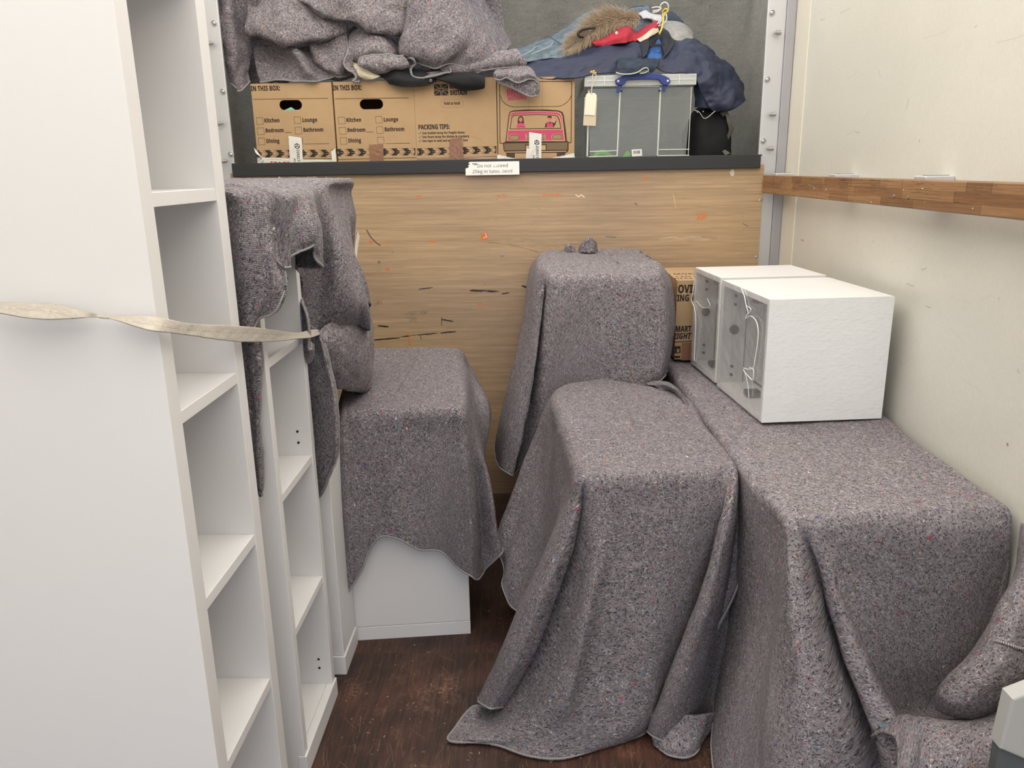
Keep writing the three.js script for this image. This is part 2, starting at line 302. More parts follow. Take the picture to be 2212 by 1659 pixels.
  for (let k = 0; k < 260; k++) { const a = rr(0, W), b = rr(0, Hh), l = rr(10, 140); x.strokeStyle = rgb(95, 70, 42, rr(0.05, 0.28)); x.lineWidth = rr(0.6, 1.8); x.beginPath(); x.moveTo(a, b); x.lineTo(a + l, b + rr(-1.5, 1.5)); x.stroke(); }
  for (let k = 0; k < 160; k++) { x.fillStyle = rgb(70, 48, 30, rr(0.3, 0.8)); x.fillRect(rr(0, W), rr(0, Hh), rr(1, 4), rr(1, 3)); }
  const g = box(x0, x1, y0, y1, BULK, BULK + 0.018);
  const p = g.attributes.position, uv = g.attributes.uv; for (let i = 0; i < p.count; i++) uv.setXY(i, (p.getX(i) - x0) / (x1 - x0), (p.getY(i) - y0) / (y1 - y0));
  const bh = struct('wall_front', g, std({ map: texOf(c, { repeat: false }), roughness: 0.5 }), 'varnished plywood bulkhead with orange paint marks and black scuffs', 'wall');
  for (const [px, py] of [[1084, 550], [819, 565]]) { const q = onZ(px, py, BULK + 0.018); part('screw', new THREE.CylinderGeometry(0.005, 0.005, 0.003, 12).rotateX(Math.PI / 2).translate(q.x, q.y, BULK + 0.0195), M.steel, bh); }
  const chip = (() => { const q = onZ(1581, 373, BULK + 0.018), s = new THREE.Shape(); reseed(4); for (let k = 0; k < 11; k++) { const a = k / 11 * Math.PI * 2, r = 0.011 * rr(0.6, 1.1); k ? s.lineTo(q.x + r * Math.cos(a), q.y + r * 1.25 * Math.sin(a)) : s.moveTo(q.x + r, q.y); } return new THREE.ExtrudeGeometry(s, { depth: 0.002, bevelEnabled: false }).translate(0, 0, BULK + 0.018); })();
  part('torn_label', chip, std({ color: 0xd9d2c6, roughness: 0.9 }), bh);
  // luton floor slab and its black nosing
  struct('luton_floor', box(WL, WR, 1.255, SHELF_Y, BULK - 1.05, BULK), std({ color: new THREE.Color().setRGB(0.16, 0.15, 0.135), roughness: 0.7 }), 'grey floor of the raised luton compartment', 'shelf');
  const lip = thing('edge_nosing', 'black plastic edge strip along the front of the raised compartment', 'edge strip');
  part('strip', box(-1.106, 0.849, 1.287, 1.333, BULK + 0.0185, BULK + 0.036, 0.003), M.blackEdge, lip);
  part('top_flange', box(-1.106, 0.853, 1.331, 1.3355, BULK - 0.012, BULK + 0.036, 0.002), M.blackEdge, lip);
  const [nc, nx] = canvas(512, 132);
  nx.fillStyle = '#f2f2ef'; nx.fillRect(0, 0, 512, 132); nx.fillStyle = '#23262b'; nx.font = '46px sans-serif'; nx.textAlign = 'center';
  nx.fillText('Do not exceed', 258, 56); nx.fillText('25kg in luton head', 256, 112);
  nx.fillStyle = '#23262b'; nx.beginPath(); nx.moveTo(0, 0); nx.lineTo(40, 0); nx.lineTo(28, 12); nx.lineTo(44, 22); nx.lineTo(24, 34); nx.lineTo(34, 50); nx.lineTo(0, 66); nx.fill();
  nx.fillRect(66, 16, 46, 7); nx.fillRect(80, 26, 34, 5); nx.fillStyle = '#f2f2ef'; nx.fillRect(250, 34, 60, 10); nx.fillRect(318, 84, 40, 12); nx.fillRect(380, 102, 90, 5); nx.fillRect(110, 30, 30, 6);
  const a = onZ(1006, 379, BULK + 0.037), b = onZ(1122, 377, BULK + 0.037), d = onZ(1122, 348, BULK + 0.037), e = onZ(1005, 350, BULK + 0.037);
  const notice = solo('weight_notice', quad(V(a.x, a.y, BULK + 0.0375), V(b.x, a.y, BULK + 0.0375), V(b.x, d.y, BULK + 0.0375), V(a.x, d.y, BULK + 0.0375)), std({ map: texOf(nc, { repeat: false }), roughness: 0.45 }), 'worn white notice reading do not exceed 25kg on the black edge strip', 'sign');
}
{ // aluminium corner posts with bolts
  const post = (name, xa, xb, xw, label) => {
    const g = struct(name, null, null, label, 'post');
    part('face_plate', box(Math.min(xa, xb), Math.max(xa, xb), 0, ROOF, BULK + 0.001, BULK + 0.014, 0.003), M.alu, g);
    part('return_flange', box(Math.min(xb, xw), Math.max(xb, xw), 0, ROOF, BULK + 0.001, BULK + 0.02, 0.003), std({ color: new THREE.Color().setRGB(0.42, 0.42, 0.46), roughness: 0.5, metalness: 0.4 }), g);
    return g;
  };
  const pr = post('post_right', 0.845, 0.912, 0.945, 'pale aluminium corner post with rivets beside the cream wall');
  const pl = post('post_left', -1.103, -1.158, -1.188, 'pale aluminium corner post with rivets behind the tall bookcase');
  const rivet = (par, px, py) => { const q = onZ(px, py, BULK + 0.015); part('rivet', new THREE.SphereGeometry(0.0085, 14, 6, 0, 6.3, 0, 1.3).rotateX(Math.PI / 2).scale(1, 1, 0.6).translate(q.x, q.y, BULK + 0.014), M.steel, par); part('washer', new THREE.TorusGeometry(0.0105, 0.0018, 6, 18).translate(q.x, q.y, BULK + 0.0145), M.alu, par); };
  for (const q of [[1668, 28], [1658, 172], [1649, 305], [1642, 433], [1633, 555]]) rivet(pr, ...q);
  for (const q of [[462, 50], [481, 198], [498, 334]]) rivet(pl, ...q);
  const nut = (par, px, py, sx) => { const q = onZ(px, py, BULK + 0.03), n = new THREE.CylinderGeometry(0.009, 0.009, 0.016, 6).rotateZ(Math.PI / 2).translate(q.x, q.y, BULK + 0.035); part('nut', n, M.steel, par); part('bolt_end', new THREE.CylinderGeometry(0.005, 0.005, 0.024, 8).rotateZ(Math.PI / 2).translate(q.x - sx * 0.004, q.y, BULK + 0.035), M.steel, par); };
  for (const q of [[1681, 71], [1670, 247], [1665, 321]]) nut(pr, ...q, 1);
  for (const q of [[453, 94], [474, 267], [483, 348]]) nut(pl, ...q, -1);
}
{ // tie rail on brackets along the right wall
  reseed(61);
  const [c, x] = pixelCanvas(2048, 128, (i, j) => { const g = fbm(i / 60, j / 4, 8, 4), k = 1 + 0.22 * g; return [134 * k, 98 * k, 66 * k]; });
  for (let lane = 0; lane < 3; lane++) { let p = 0; while (p < 2048) { const l = rr(60, 230), t = rr(-1, 1); x.fillStyle = t > 0 ? rgb(190, 150, 108, 0.30 * t) : rgb(96, 58, 34, -0.32 * t); x.fillRect(p, lane * 43, l, 43); x.fillStyle = rgb(60, 30, 14, 0.5); x.fillRect(p, lane * 43, 1.6, 43); p += l; } x.fillStyle = rgb(70, 40, 20, 0.35); x.fillRect(0, lane * 43, 2048, 1.5); }
  for (let i = 0; i < 260; i++) { x.fillStyle = rgb(40, 26, 18, rr(0.05, 0.3)); x.fillRect(rr(0, 2048), rr(0, 128), rr(4, 60), rr(1, 4)); }
  for (let i = 0; i < 26; i++) { x.fillStyle = rgb(230, 226, 215, 0.9); x.fillRect(rr(0, 2048), rr(0, 128), rr(2, 4), rr(2, 5)); }
  for (let i = 0; i < 14; i++) { const px = rr(0, 2048); for (let k = 0; k < 20; k++) { x.fillStyle = rgb(30, 26, 26, 0.12); x.fillRect(px + rr(-20, 20), rr(0, 60), rr(6, 34), rr(2, 6)); } }
  const m = std({ map: texOf(c, { rx: 1 / 2.6, ry: 1 }), roughness: 0.5 });
  const rail = thing('tie_rail', 'worn brown laminated hardwood tie rail on metal brackets', 'rail');
  const g = box(0.862, 0.888, 1.198, 1.262, -3.02, REAR - 0.1, 0.004), p = g.attributes.position, uv = g.attributes.uv;
  for (let i = 0; i < p.count; i++) uv.setXY(i, p.getZ(i) + 3.02, (p.getY(i) - 1.198) / 0.064);
  part('timber', g, m, rail);
  for (const px of [1680, 1808, 2000]) { const z = onX(px, 382 + (px - 1645) * 0.045, 0.9).z; part('bracket', box(0.884, WR, 1.222, 1.269, z - 0.028, z + 0.028, 0.003), M.alu, rail); part('bracket_slot', box(0.9, 0.94, 1.2685, 1.271, z - 0.02, z + 0.02), M.steel, rail); }
  for (const px of [1760, 1785, 1932, 1962]) { const q = onX(px, 408 + (px - 1760) * 0.09, 0.862); part('screw_head', new THREE.CylinderGeometry(0.004, 0.004, 0.003, 10).rotateZ(Math.PI / 2).translate(0.861, q.y, q.z), M.steel, rail); }
}
{ // luton nose: raw grey glass fibre, rounded front corners, closed above
  reseed(71);
  const [c, x] = pixelCanvas(1024, 1024, (i, j) => { const n = fbm(i / 120, j / 120, 11, 5), f = fbm(i / 6, j / 3, 12, 3), s = fbm(i / 40, j / 8, 13, 3); const k = 1 + 0.10 * n + 0.10 * f + 0.06 * s; return [170 * k, 166 * k, 156 * k]; });
  for (let i = 0; i < 90; i++) { const px = rr(0, 1024), py = rr(0, 1024), a = rr(0, 6), l = rr(4, 26); x.strokeStyle = rgb(58, 58, 54, rr(0.2, 0.6)); x.lineWidth = rr(0.6, 1.8); x.beginPath(); x.moveTo(px, py); x.lineTo(px + Math.cos(a) * l, py + Math.sin(a) * l); x.stroke(); }
  const m = std({ map: texOf(c, { rx: 1, ry: 1 }), roughness: 0.75 });
  const prof = [], R = 0.28, zf = BULK - 1.0;
  prof.push([WR, BULK]); for (let k = 0; k <= 10; k++) { const a = k / 10 * Math.PI / 2; prof.push([WR - R + R * Math.cos(a), zf + R - R * Math.sin(a)]); }
  for (let k = 0; k <= 10; k++) { const a = Math.PI / 2 + k / 10 * Math.PI / 2; prof.push([WL + R + R * Math.cos(a), zf + R - R * Math.sin(a)]); } prof.push([WL, BULK]);
  const pos = [], uv = [], idx = []; let s = 0;
  const rows = 10;
  prof.forEach((p, i) => { if (i) s += Math.hypot(p[0] - prof[i - 1][0], p[1] - prof[i - 1][1]); for (let j = 0; j <= rows; j++) { const t = j / rows, y = SHELF_Y - 0.02 + t * (ROOF - SHELF_Y + 0.02), bow = 0.18 * t * t; const k = (p[1] - BULK) / (zf - BULK); pos.push(p[0], y, p[1] + bow * k); uv.push(s, y); } });
  for (let i = 0; i < prof.length - 1; i++) for (let j = 0; j < rows; j++) { const k = i * (rows + 1) + j; idx.push(k, k + rows + 1, k + 1, k + 1, k + rows + 1, k + rows + 2); }
  const g = new THREE.BufferGeometry(); g.setAttribute('position', new THREE.Float32BufferAttribute(pos, 3)); g.setAttribute('uv', new THREE.Float32BufferAttribute(uv, 2)); g.setIndex(idx); g.computeVertexNormals();
  struct('wall_luton', g, m, 'raw grey glass fibre nose of the luton compartment', 'wall');
  struct('ceiling_luton', quad(V(WL, ROOF, BULK), V(WR, ROOF, BULK), V(WR, ROOF, BULK - 1.05), V(WL, ROOF, BULK - 1.05), 2), phys({ color: new THREE.Color().setRGB(0.84, 0.82, 0.77), transmission: 0.52, roughness: 1, thickness: 0 }), 'greyed translucent glass fibre roof over the luton compartment', 'ceiling');
}
// translucent white glass-fibre roof over the load bay (daylight soaks through it)
struct('ceiling', quad(V(WL, ROOF, REAR), V(WR, ROOF, REAR), V(WR, ROOF, BULK), V(WL, ROOF, BULK), 2), phys({ color: new THREE.Color().setRGB(1.0, 0.895, 0.725), transmission: 0.5, roughness: 1, thickness: 0 }), 'translucent cream glass fibre roof of the load bay', 'ceiling');
// the road behind and around the van
struct('ground', new THREE.PlaneGeometry(80, 80).rotateX(-Math.PI / 2).translate(0, -0.85, 0), std({ color: new THREE.Color().setRGB(0.22, 0.22, 0.22), roughness: 0.95 }), 'grey asphalt road outside the van', 'ground');
{ // rear door frame: roller-shutter housing above the opening, side posts
  const g = struct('door_1', null, null, 'rear door frame of the van with rolled-up shutter housing', 'door frame');
  part('shutter_housing', box(WL, WR, ROOF - 0.26, ROOF, REAR - 0.32, REAR, 0.02), M.alu, g);
  part('side_post', box(WL, WL + 0.06, 0, ROOF - 0.26, REAR - 0.06, REAR), M.alu, g); part('side_post', box(WR - 0.06, WR, 0, ROOF - 0.26, REAR - 0.06, REAR), M.alu, g);
}
// ---------------------------------------------------------------- white furniture on the left
function bookcase({ label, x, depth, z0, z1, y1, shelves, stile, t, plinth, holes = [] }) {
  const b = thing('bookcase', label, 'bookcase', [x, 0, (z0 + z1) / 2]);
  const L = (g) => g.translate(-x, 0, -(z0 + z1) / 2), y0 = plinth > 0.02 ? 0 : 0;
  part('side_panel', L(box(x - depth, x, 0, y1, z0 - stile, z0, 0.0012)), M.white, b);
  part('side_panel', L(box(x - depth, x, 0, y1, z1, z1 + stile, 0.0012)), M.white, b);
  part('back_panel', L(box(x - depth, x - depth + 0.006, plinth, y1, z1 + stile, z0 - stile)), M.white, b);
  part('top_panel', L(box(x - depth, x, y1 - t, y1, z1 + stile, z0 - stile, 0.001)), M.white, b);
  for (const y of shelves) part('shelf', L(box(x - depth + 0.006, x - (y === plinth ? 0.0165 : 0.002), y - t, y, z1 + stile, z0 - stile, 0.001)), M.white, b);
  if (plinth) part('plinth', L(box(x - 0.016, x + 0.004, 0, plinth, z1 - 0.002, z0 + 0.001, 0.001)), M.white, b);
  for (const [hx, hy] of holes) part('shelf_pin_hole', L(new THREE.CylinderGeometry(0.003, 0.003, 0.002, 10).rotateX(Math.PI / 2).translate(hx, hy, z1 + stile + 0.0002)), M.hole, b);
  return b;
}
const yAt = (px, py, x) => onX(px, py, x).y;
{
  const X1 = -0.51;
  bookcase({ label: 'tall narrow white bookcase with broad plain side, strap drawn across it', x: X1, depth: 0.42, z0: -1.049, z1: -1.348, stile: 0.036, t: 0.02, y1: 2.02, plinth: 0,
    shelves: [1.277, yAt(515, 803, X1), yAt(553, 1152, X1), yAt(588, 1460, X1), 0.075, 1.6] });
  bookcase({ label: 'lower narrow white bookcase partly under a draped grey blanket', x: X1, depth: 0.42, z0: -1.455, z1: -1.735, stile: 0.024, t: 0.018, y1: 1.268, plinth: 0.05,
    shelves: [yAt(638, 735, X1), yAt(664, 998, X1), yAt(692, 1256, X1), 0.05], holes: [[X1 - 0.03, yAt(653, 953, X1)], [X1 - 0.03, yAt(655, 978, X1)], [X1 - 0.03, yAt(703, 1451, X1)], [X1 - 0.03, yAt(704, 1472, X1)]] });
  // slim cabinet behind it
  const g = thing('slim_cabinet', 'slim white cabinet with plinth, standing behind the lower bookcase', 'cabinet', [-0.72, 0, -1.89]);
  const L = (q) => q.translate(0.72, 0, 1.89);
  part('body', L(box(-0.93, -0.506, 0.055, 1.262, -1.962, -1.822, 0.002)), M.white, g);
  part('plinth', L(box(-0.93, -0.502, 0, 0.054, -1.964, -1.818, 0.001)), M.white, g);
}
{ // what carries the gathered blanket behind the slim cabinet
  const g = thing('white_cabinet', 'white cabinet almost hidden under the gathered blanket, against the left wall', 'cabinet', [-0.79, 0, -2.2]);
  part('body', box(-0.13, 0.13, 0.055, 1.262, -0.22, 0.22, 0.002), M.white, g); part('plinth', box(-0.13, 0.134, 0, 0.054, -0.22, 0.22, 0.001), M.white, g);
}
{ // low white chest under a blanket
  const a = onY(760, 1384, 0), b = onY(1017, 1368, 0), turn = Math.atan2(-(b.z - a.z), b.x - a.x), w = a.distanceTo(b);
  const c = thing('white_chest', 'low white chest with plain front, grey blanket over its top', 'chest', [a.x, 0, a.z], turn);
  part('body', box(0, w, 0.042, 0.675, -0.77, 0, 0.002), M.white, c);
  part('plinth', box(0, w, 0, 0.041, -0.77, 0.0015, 0.001), M.white, c);
}
// ---------------------------------------------------------------- grey removal blankets
const P3 = (a) => (a.isVector3 ? a : a.length === 4 ? (a[3] === 'y' ? onY(a[0], a[1], a[2]) : onX(a[0], a[1], a[2])) : onZ(a[0], a[1], a[2]));
// one rib of a draped blanket: from the spine over the top to the edge, then down
let spineLine = null; // [x, y, z far, z near, half width]: the ridge that all ribs of one blanket start from
function rib(spine, edge, below, round = 0.012) {
  const e = P3(edge), L = spineLine, s = L ? V(L[0], L[1], Math.min(L[3], Math.max(L[2], e.z))) : P3(spine);
  const d = below.map(P3), out = [s, s.clone().lerp(e, 0.5), s.clone().lerp(e, 0.9)];
  const inn = s.clone().lerp(e, 1 - Math.min(0.3, round / Math.max(0.02, s.distanceTo(e)))); out.push(inn);
  const c = e.clone().lerp(d[0], Math.min(0.5, round / Math.max(0.01, e.distanceTo(d[0])))); c.y -= 0.002; out.push(c, ...d);
  if (L) { // the cloth laid flat: top as it lies, sides folded out
    const dx = (e.x - L[0]) / L[4], dz = e.z > L[3] ? (e.z - L[3]) / 0.23 : e.z < L[2] ? (e.z - L[2]) / 0.23 : 0;
    const nx = Math.sign(dx) * Math.abs(dx) ** 6, nz = Math.sign(dz) * Math.abs(dz) ** 6, n = Math.hypot(nx, nz) || 1;
    let w = 0; out.uv = out.map((p, i) => { if (i < 4) return V(p.x, -p.z, 0); w += p.distanceTo(out[i - 1]); return V(inn.x + nx / n * w, -inn.z - nz / n * w, 0); });
  }
  return out;
}
function blanket(name, label, ribs, opt, mat, group) {
  const t = thing(name, label, 'blanket'); if (spineLine) ribs.push(ribs[0]); if (group) t.userData.group = group;
  const s = loft(ribs, opt); part('cloth', s.geometry, mat, t);
  const hems = opt.hems ?? ['bottom']; for (const h of hems) { const e = s.edge[h], r = opt.hemRange ?? [0, 1]; part('hem_stitching', cord(e.slice(Math.floor(r[0] * e.length), Math.ceil(r[1] * e.length))), M.hem, t); }
  return t;
}
// extra fold of the same blanket
function fold(t, ribs, opt, mat) { const s = loft(ribs, opt); part('cloth_fold', s.geometry, mat, t); for (const h of opt.hems ?? ['bottom']) part('hem_stitching', cord(s.edge[h]), M.hem, t); return s; }

{ // E: on the low block in the middle, spilling onto the floor
  const Y = 0.65, S = (px, py) => [px, py, Y, 'y']; spineLine = [0.27, Y, -2.33, -1.85, 0.18];
  const ribs = [
    rib(S(1360, 832), S(1300, 816), [[1290, 835, -2.46], [1285, 900, -2.47], [1280, 990, -2.47], [1270, 1100, -2.46], [1265, 1180, -2.46], [1260, 1230, -2.46]]),
    rib(S(1350, 840), S(1215, 830), [[1190, 865, -2.36], [1150, 950, -2.32], [1115, 1050, -2.27], [1092, 1115, -2.22], [1084, 1140, -2.2], [1081, 1147, -2.19]]),
    rib(S(1350, 850), S(1194, 846), [[1184, 888, -2.24], [1165, 980, -2.2], [1140, 1070, -2.15], [1112, 1150, -2.1], [1094, 1200, -2.06], [1086, 1240, -2.04]]),
    rib(S(1350, 870), S(1200, 880), [[1193, 925, -2.12], [1185, 1020, -2.08], [1170, 1110, -2.04], [1145, 1200, -2.0], [1115, 1270, -1.97], [1098, 1305, -1.96]]),
    rib(S(1360, 890), S(1216, 930), [[1204, 970, -1.96], [1196, 1060, -1.94], [1185, 1150, -1.93], [1170, 1240, -1.92], [1150, 1310, -1.91], [1140, 1340, -1.90]]),
    rib(S(1365, 910), S(1236, 985), [[1220, 1040, -1.8], [1200, 1130, -1.83], [1180, 1230, -1.85], [1160, 1330, -1.85], [1140, 1400, -1.84], [1130, 1430, -1.83]]),
    rib(S(1368, 920), S(1246, 1015), [[1226, 1075, -1.68], [1180, 1180, -1.69], [1120, 1320, -1.69], [1072, 1430, -1.69], [1046, 1490, -1.69], [1042, 1505, -1.69]]),
    rib(S(1370, 930), S(1250, 1024), [[1232, 1080, -1.625], [1187, 1190, -1.62], [1118, 1340, -1.62], [1066, 1460, -1.625], [1042, 1508, -1.63], [1040, 1518, -1.63]]),
    rib(S(1372, 935), S(1254, 1029), [[1248, 1085, -1.60], [1214, 1195, -1.575], [1150, 1345, -1.565], [1096, 1470, -1.57], [1066, 1525, -1.58], [1062, 1533, -1.58]]),
    rib(S(1374, 938), S(1258, 1030), [[1256, 1088, -1.615], [1236, 1195, -1.61], [1186, 1340, -1.61], [1132, 1462, -1.615], [1098, 1520, -1.62], [1090, 1530, -1.62]]),
    rib(S(1376, 940), S(1264, 1030), [[1254, 1090, -1.63], [1222, 1200, -1.665], [1166, 1340, -1.68], [1112, 1455, -1.675], [1068, 1525, -1.67], [1028, 1537, -1.68]]),
    rib(S(1380, 942), S(1276, 1029), [[1270, 1095, -1.605], [1258, 1205, -1.605], [1222, 1345, -1.6], [1172, 1470, -1.59], [1085, 1548, -1.605], [985, 1578, -1.60]]),
    rib(S(1386, 944), S(1298, 1028), [[1292, 1095, -1.60], [1278, 1210, -1.575], [1248, 1350, -1.545], [1208, 1485, -1.53], [1120, 1566, -1.555], [968, 1604, -1.558]]),
    rib(S(1390, 945), S(1316, 1027), [[1311, 1095, -1.602], [1294, 1210, -1.568], [1264, 1350, -1.53], [1234, 1490, -1.51], [1180, 1590, -1.52], [1062, 1614, -1.545]]),
    rib(S(1394, 945), S(1340, 1026), [[1337, 1095, -1.607], [1326, 1212, -1.59], [1298, 1352, -1.562], [1262, 1495, -1.535], [1226, 1595, -1.51], [1140, 1640, -1.505]]),
    rib(S(1400, 945), S(1380, 1024), [[1378, 1095, -1.608], [1370, 1218, -1.595], [1350, 1358, -1.575], [1322, 1490, -1.55], [1290, 1585, -1.525], [1212, 1647, -1.498]]),
    rib(S(1410, 945), S(1450, 1021), [[1447, 1093, -1.61], [1440, 1228, -1.60], [1424, 1368, -1.58], [1404, 1480, -1.565], [1376, 1570, -1.545], [1330, 1612, -1.55]]),
    rib(S(1418, 945), S(1520, 1018), [[1515, 1090, -1.612], [1496, 1230, -1.615], [1468, 1370, -1.61], [1440, 1480, -1.60], [1414, 1555, -1.58], [1396, 1588, -1.58]]),
    rib(S(1424, 944), S(1560, 1015), [[1564, 1085, -1.62], [1542, 1240, -1.65], [1496, 1390, -1.65], [1458, 1490, -1.64], [1430, 1550, -1.63], [1418, 1576, -1.615]]),
    rib(S(1428, 942), S(1578, 1014), [[1566, 1085, -1.605], [1525, 1245, -1.57], [1464, 1410, -1.555], [1424, 1510, -1.55], [1404, 1558, -1.555], [1401, 1580, -1.56]]),
    rib(S(1430, 940), S(1587, 1013), [[1580, 1088, -1.59], [1544, 1250, -1.545], [1486, 1420, -1.53], [1446, 1525, -1.525], [1424, 1575, -1.53], [1420, 1592, -1.535]]),
    rib(S(1432, 936), S(1592, 1011), [[1590, 1090, -1.60], [1564, 1250, -1.575], [1514, 1415, -1.555], [1482, 1520, -1.55], [1462, 1585, -1.555], [1458, 1604, -1.555]]),
    rib(S(1434, 930), S(1592, 1004), [[1593, 1080, -1.65], [1580, 1240, -1.66], [1552, 1395, -1.66], [1530, 1500, -1.65], [1515, 1570, -1.63], [1508, 1600, -1.62]]),
    rib(S(1434, 920), S(1585, 990), [[1590, 1060, -1.72], [1598, 1200, -1.72], [1598, 1350, -1.70], [1592, 1440, -1.69], [1575, 1520, -1.67], [1560, 1560, -1.66]]),
    rib(S(1432, 900), S(1566, 965), [[1575, 1010, -1.80], [1592, 1150, -1.80], [1604, 1300, -1.79], [1612, 1400, -1.79], [1612, 1460, -1.78], [1612, 1490, -1.78]]),
    rib(S(1420, 870), S(1520, 905), [[1527, 930, -2.0], [1545, 1060, -2.0], [1560, 1180, -2.0], [1570, 1280, -2.0], [1576, 1340, -2.0], [1578, 1370, -2.0]]),
    rib(S(1400, 845), S(1470, 848), [[1478, 880, -2.25], [1490, 980, -2.25], [1500, 1080, -2.25], [1508, 1160, -2.25], [1512, 1210, -2.25], [1514, 1240, -2.25]]),
  ];
  const t = blanket('moving_blanket', 'grey blanket over a low block, its corner spilling onto the brown floor', ribs, { nu: 260, nv: 130, wrinkle: 0.0028, scale: 11, z0: 1, hems: ['bottom'], maxX: 0.468, folds: [0.009, 5, 0.45] }, M.ribbed);
  // raised crease across the back of its top
  fold(t, [
    [[1395, 828, 0.652, 'y'], [1410, 833, 0.655, 'y'], [1425, 841, 0.652, 'y']],
    [[1420, 822, 0.652, 'y'], [1436, 832, 0.672, 'y'], [1448, 846, 0.652, 'y']],
    [[1444, 826, 0.652, 'y'], [1460, 840, 0.674, 'y'], [1468, 860, 0.652, 'y']],
    [[1462, 840, 0.652, 'y'], [1476, 855, 0.668, 'y'], [1480, 874, 0.652, 'y']],
    [[1478, 862, 0.650, 'y'], [1486, 870, 0.654, 'y'], [1490, 880, 0.650, 'y']],
  ].map((r) => r.map(P3)), { nu: 40, nv: 16, wrinkle: 0.002, scale: 20, z0: 2, hems: [], maxX: 0.462 }, M.ribbed);
  // loose corner lying rumpled under the right-hand roll
  fold(t, [
    [[1405, 1545, -1.56], [1405, 1585, -1.555], [1412, 1610, -1.54], [1425, 1622, -1.53]],
    [[1440, 1545, -1.55], [1440, 1592, -1.53], [1445, 1618, -1.51], [1450, 1634, -1.505]],
    [[1485, 1545, -1.55], [1485, 1590, -1.53], [1487, 1622, -1.505], [1487, 1641, -1.5]],
    [[1525, 1545, -1.56], [1520, 1580, -1.55], [1512, 1615, -1.53], [1506, 1630, -1.52]],
    [[1565, 1535, -1.62], [1550, 1570, -1.62], [1525, 1595, -1.6], [1508, 1602, -1.58]],
  ].map((r) => r.map(P3)), { nu: 50, nv: 30, wrinkle: 0.003, scale: 20, z0: 3 }, M.felt);
  // inner layer with its sewn edge in the gap to the right-hand block
  fold(t, [
    [[1590, 1060, -1.66], [1580, 1180, -1.66], [1545, 1310, -1.65], [1510, 1405, -1.63]],
    [[1596, 1060, -1.665], [1592, 1180, -1.665], [1568, 1310, -1.655], [1530, 1385, -1.635]],
    [[1600, 1060, -1.67], [1600, 1160, -1.67], [1596, 1240, -1.665], [1580, 1300, -1.645]],
    [[1602, 1060, -1.675], [1604, 1130, -1.675], [1604, 1200, -1.67], [1598, 1250, -1.655]],
  ].map((r) => r.map(P3)), { nu: 30, nv: 60, wrinkle: 0.002, scale: 14, z0: 4 }, M.ribbed);
}
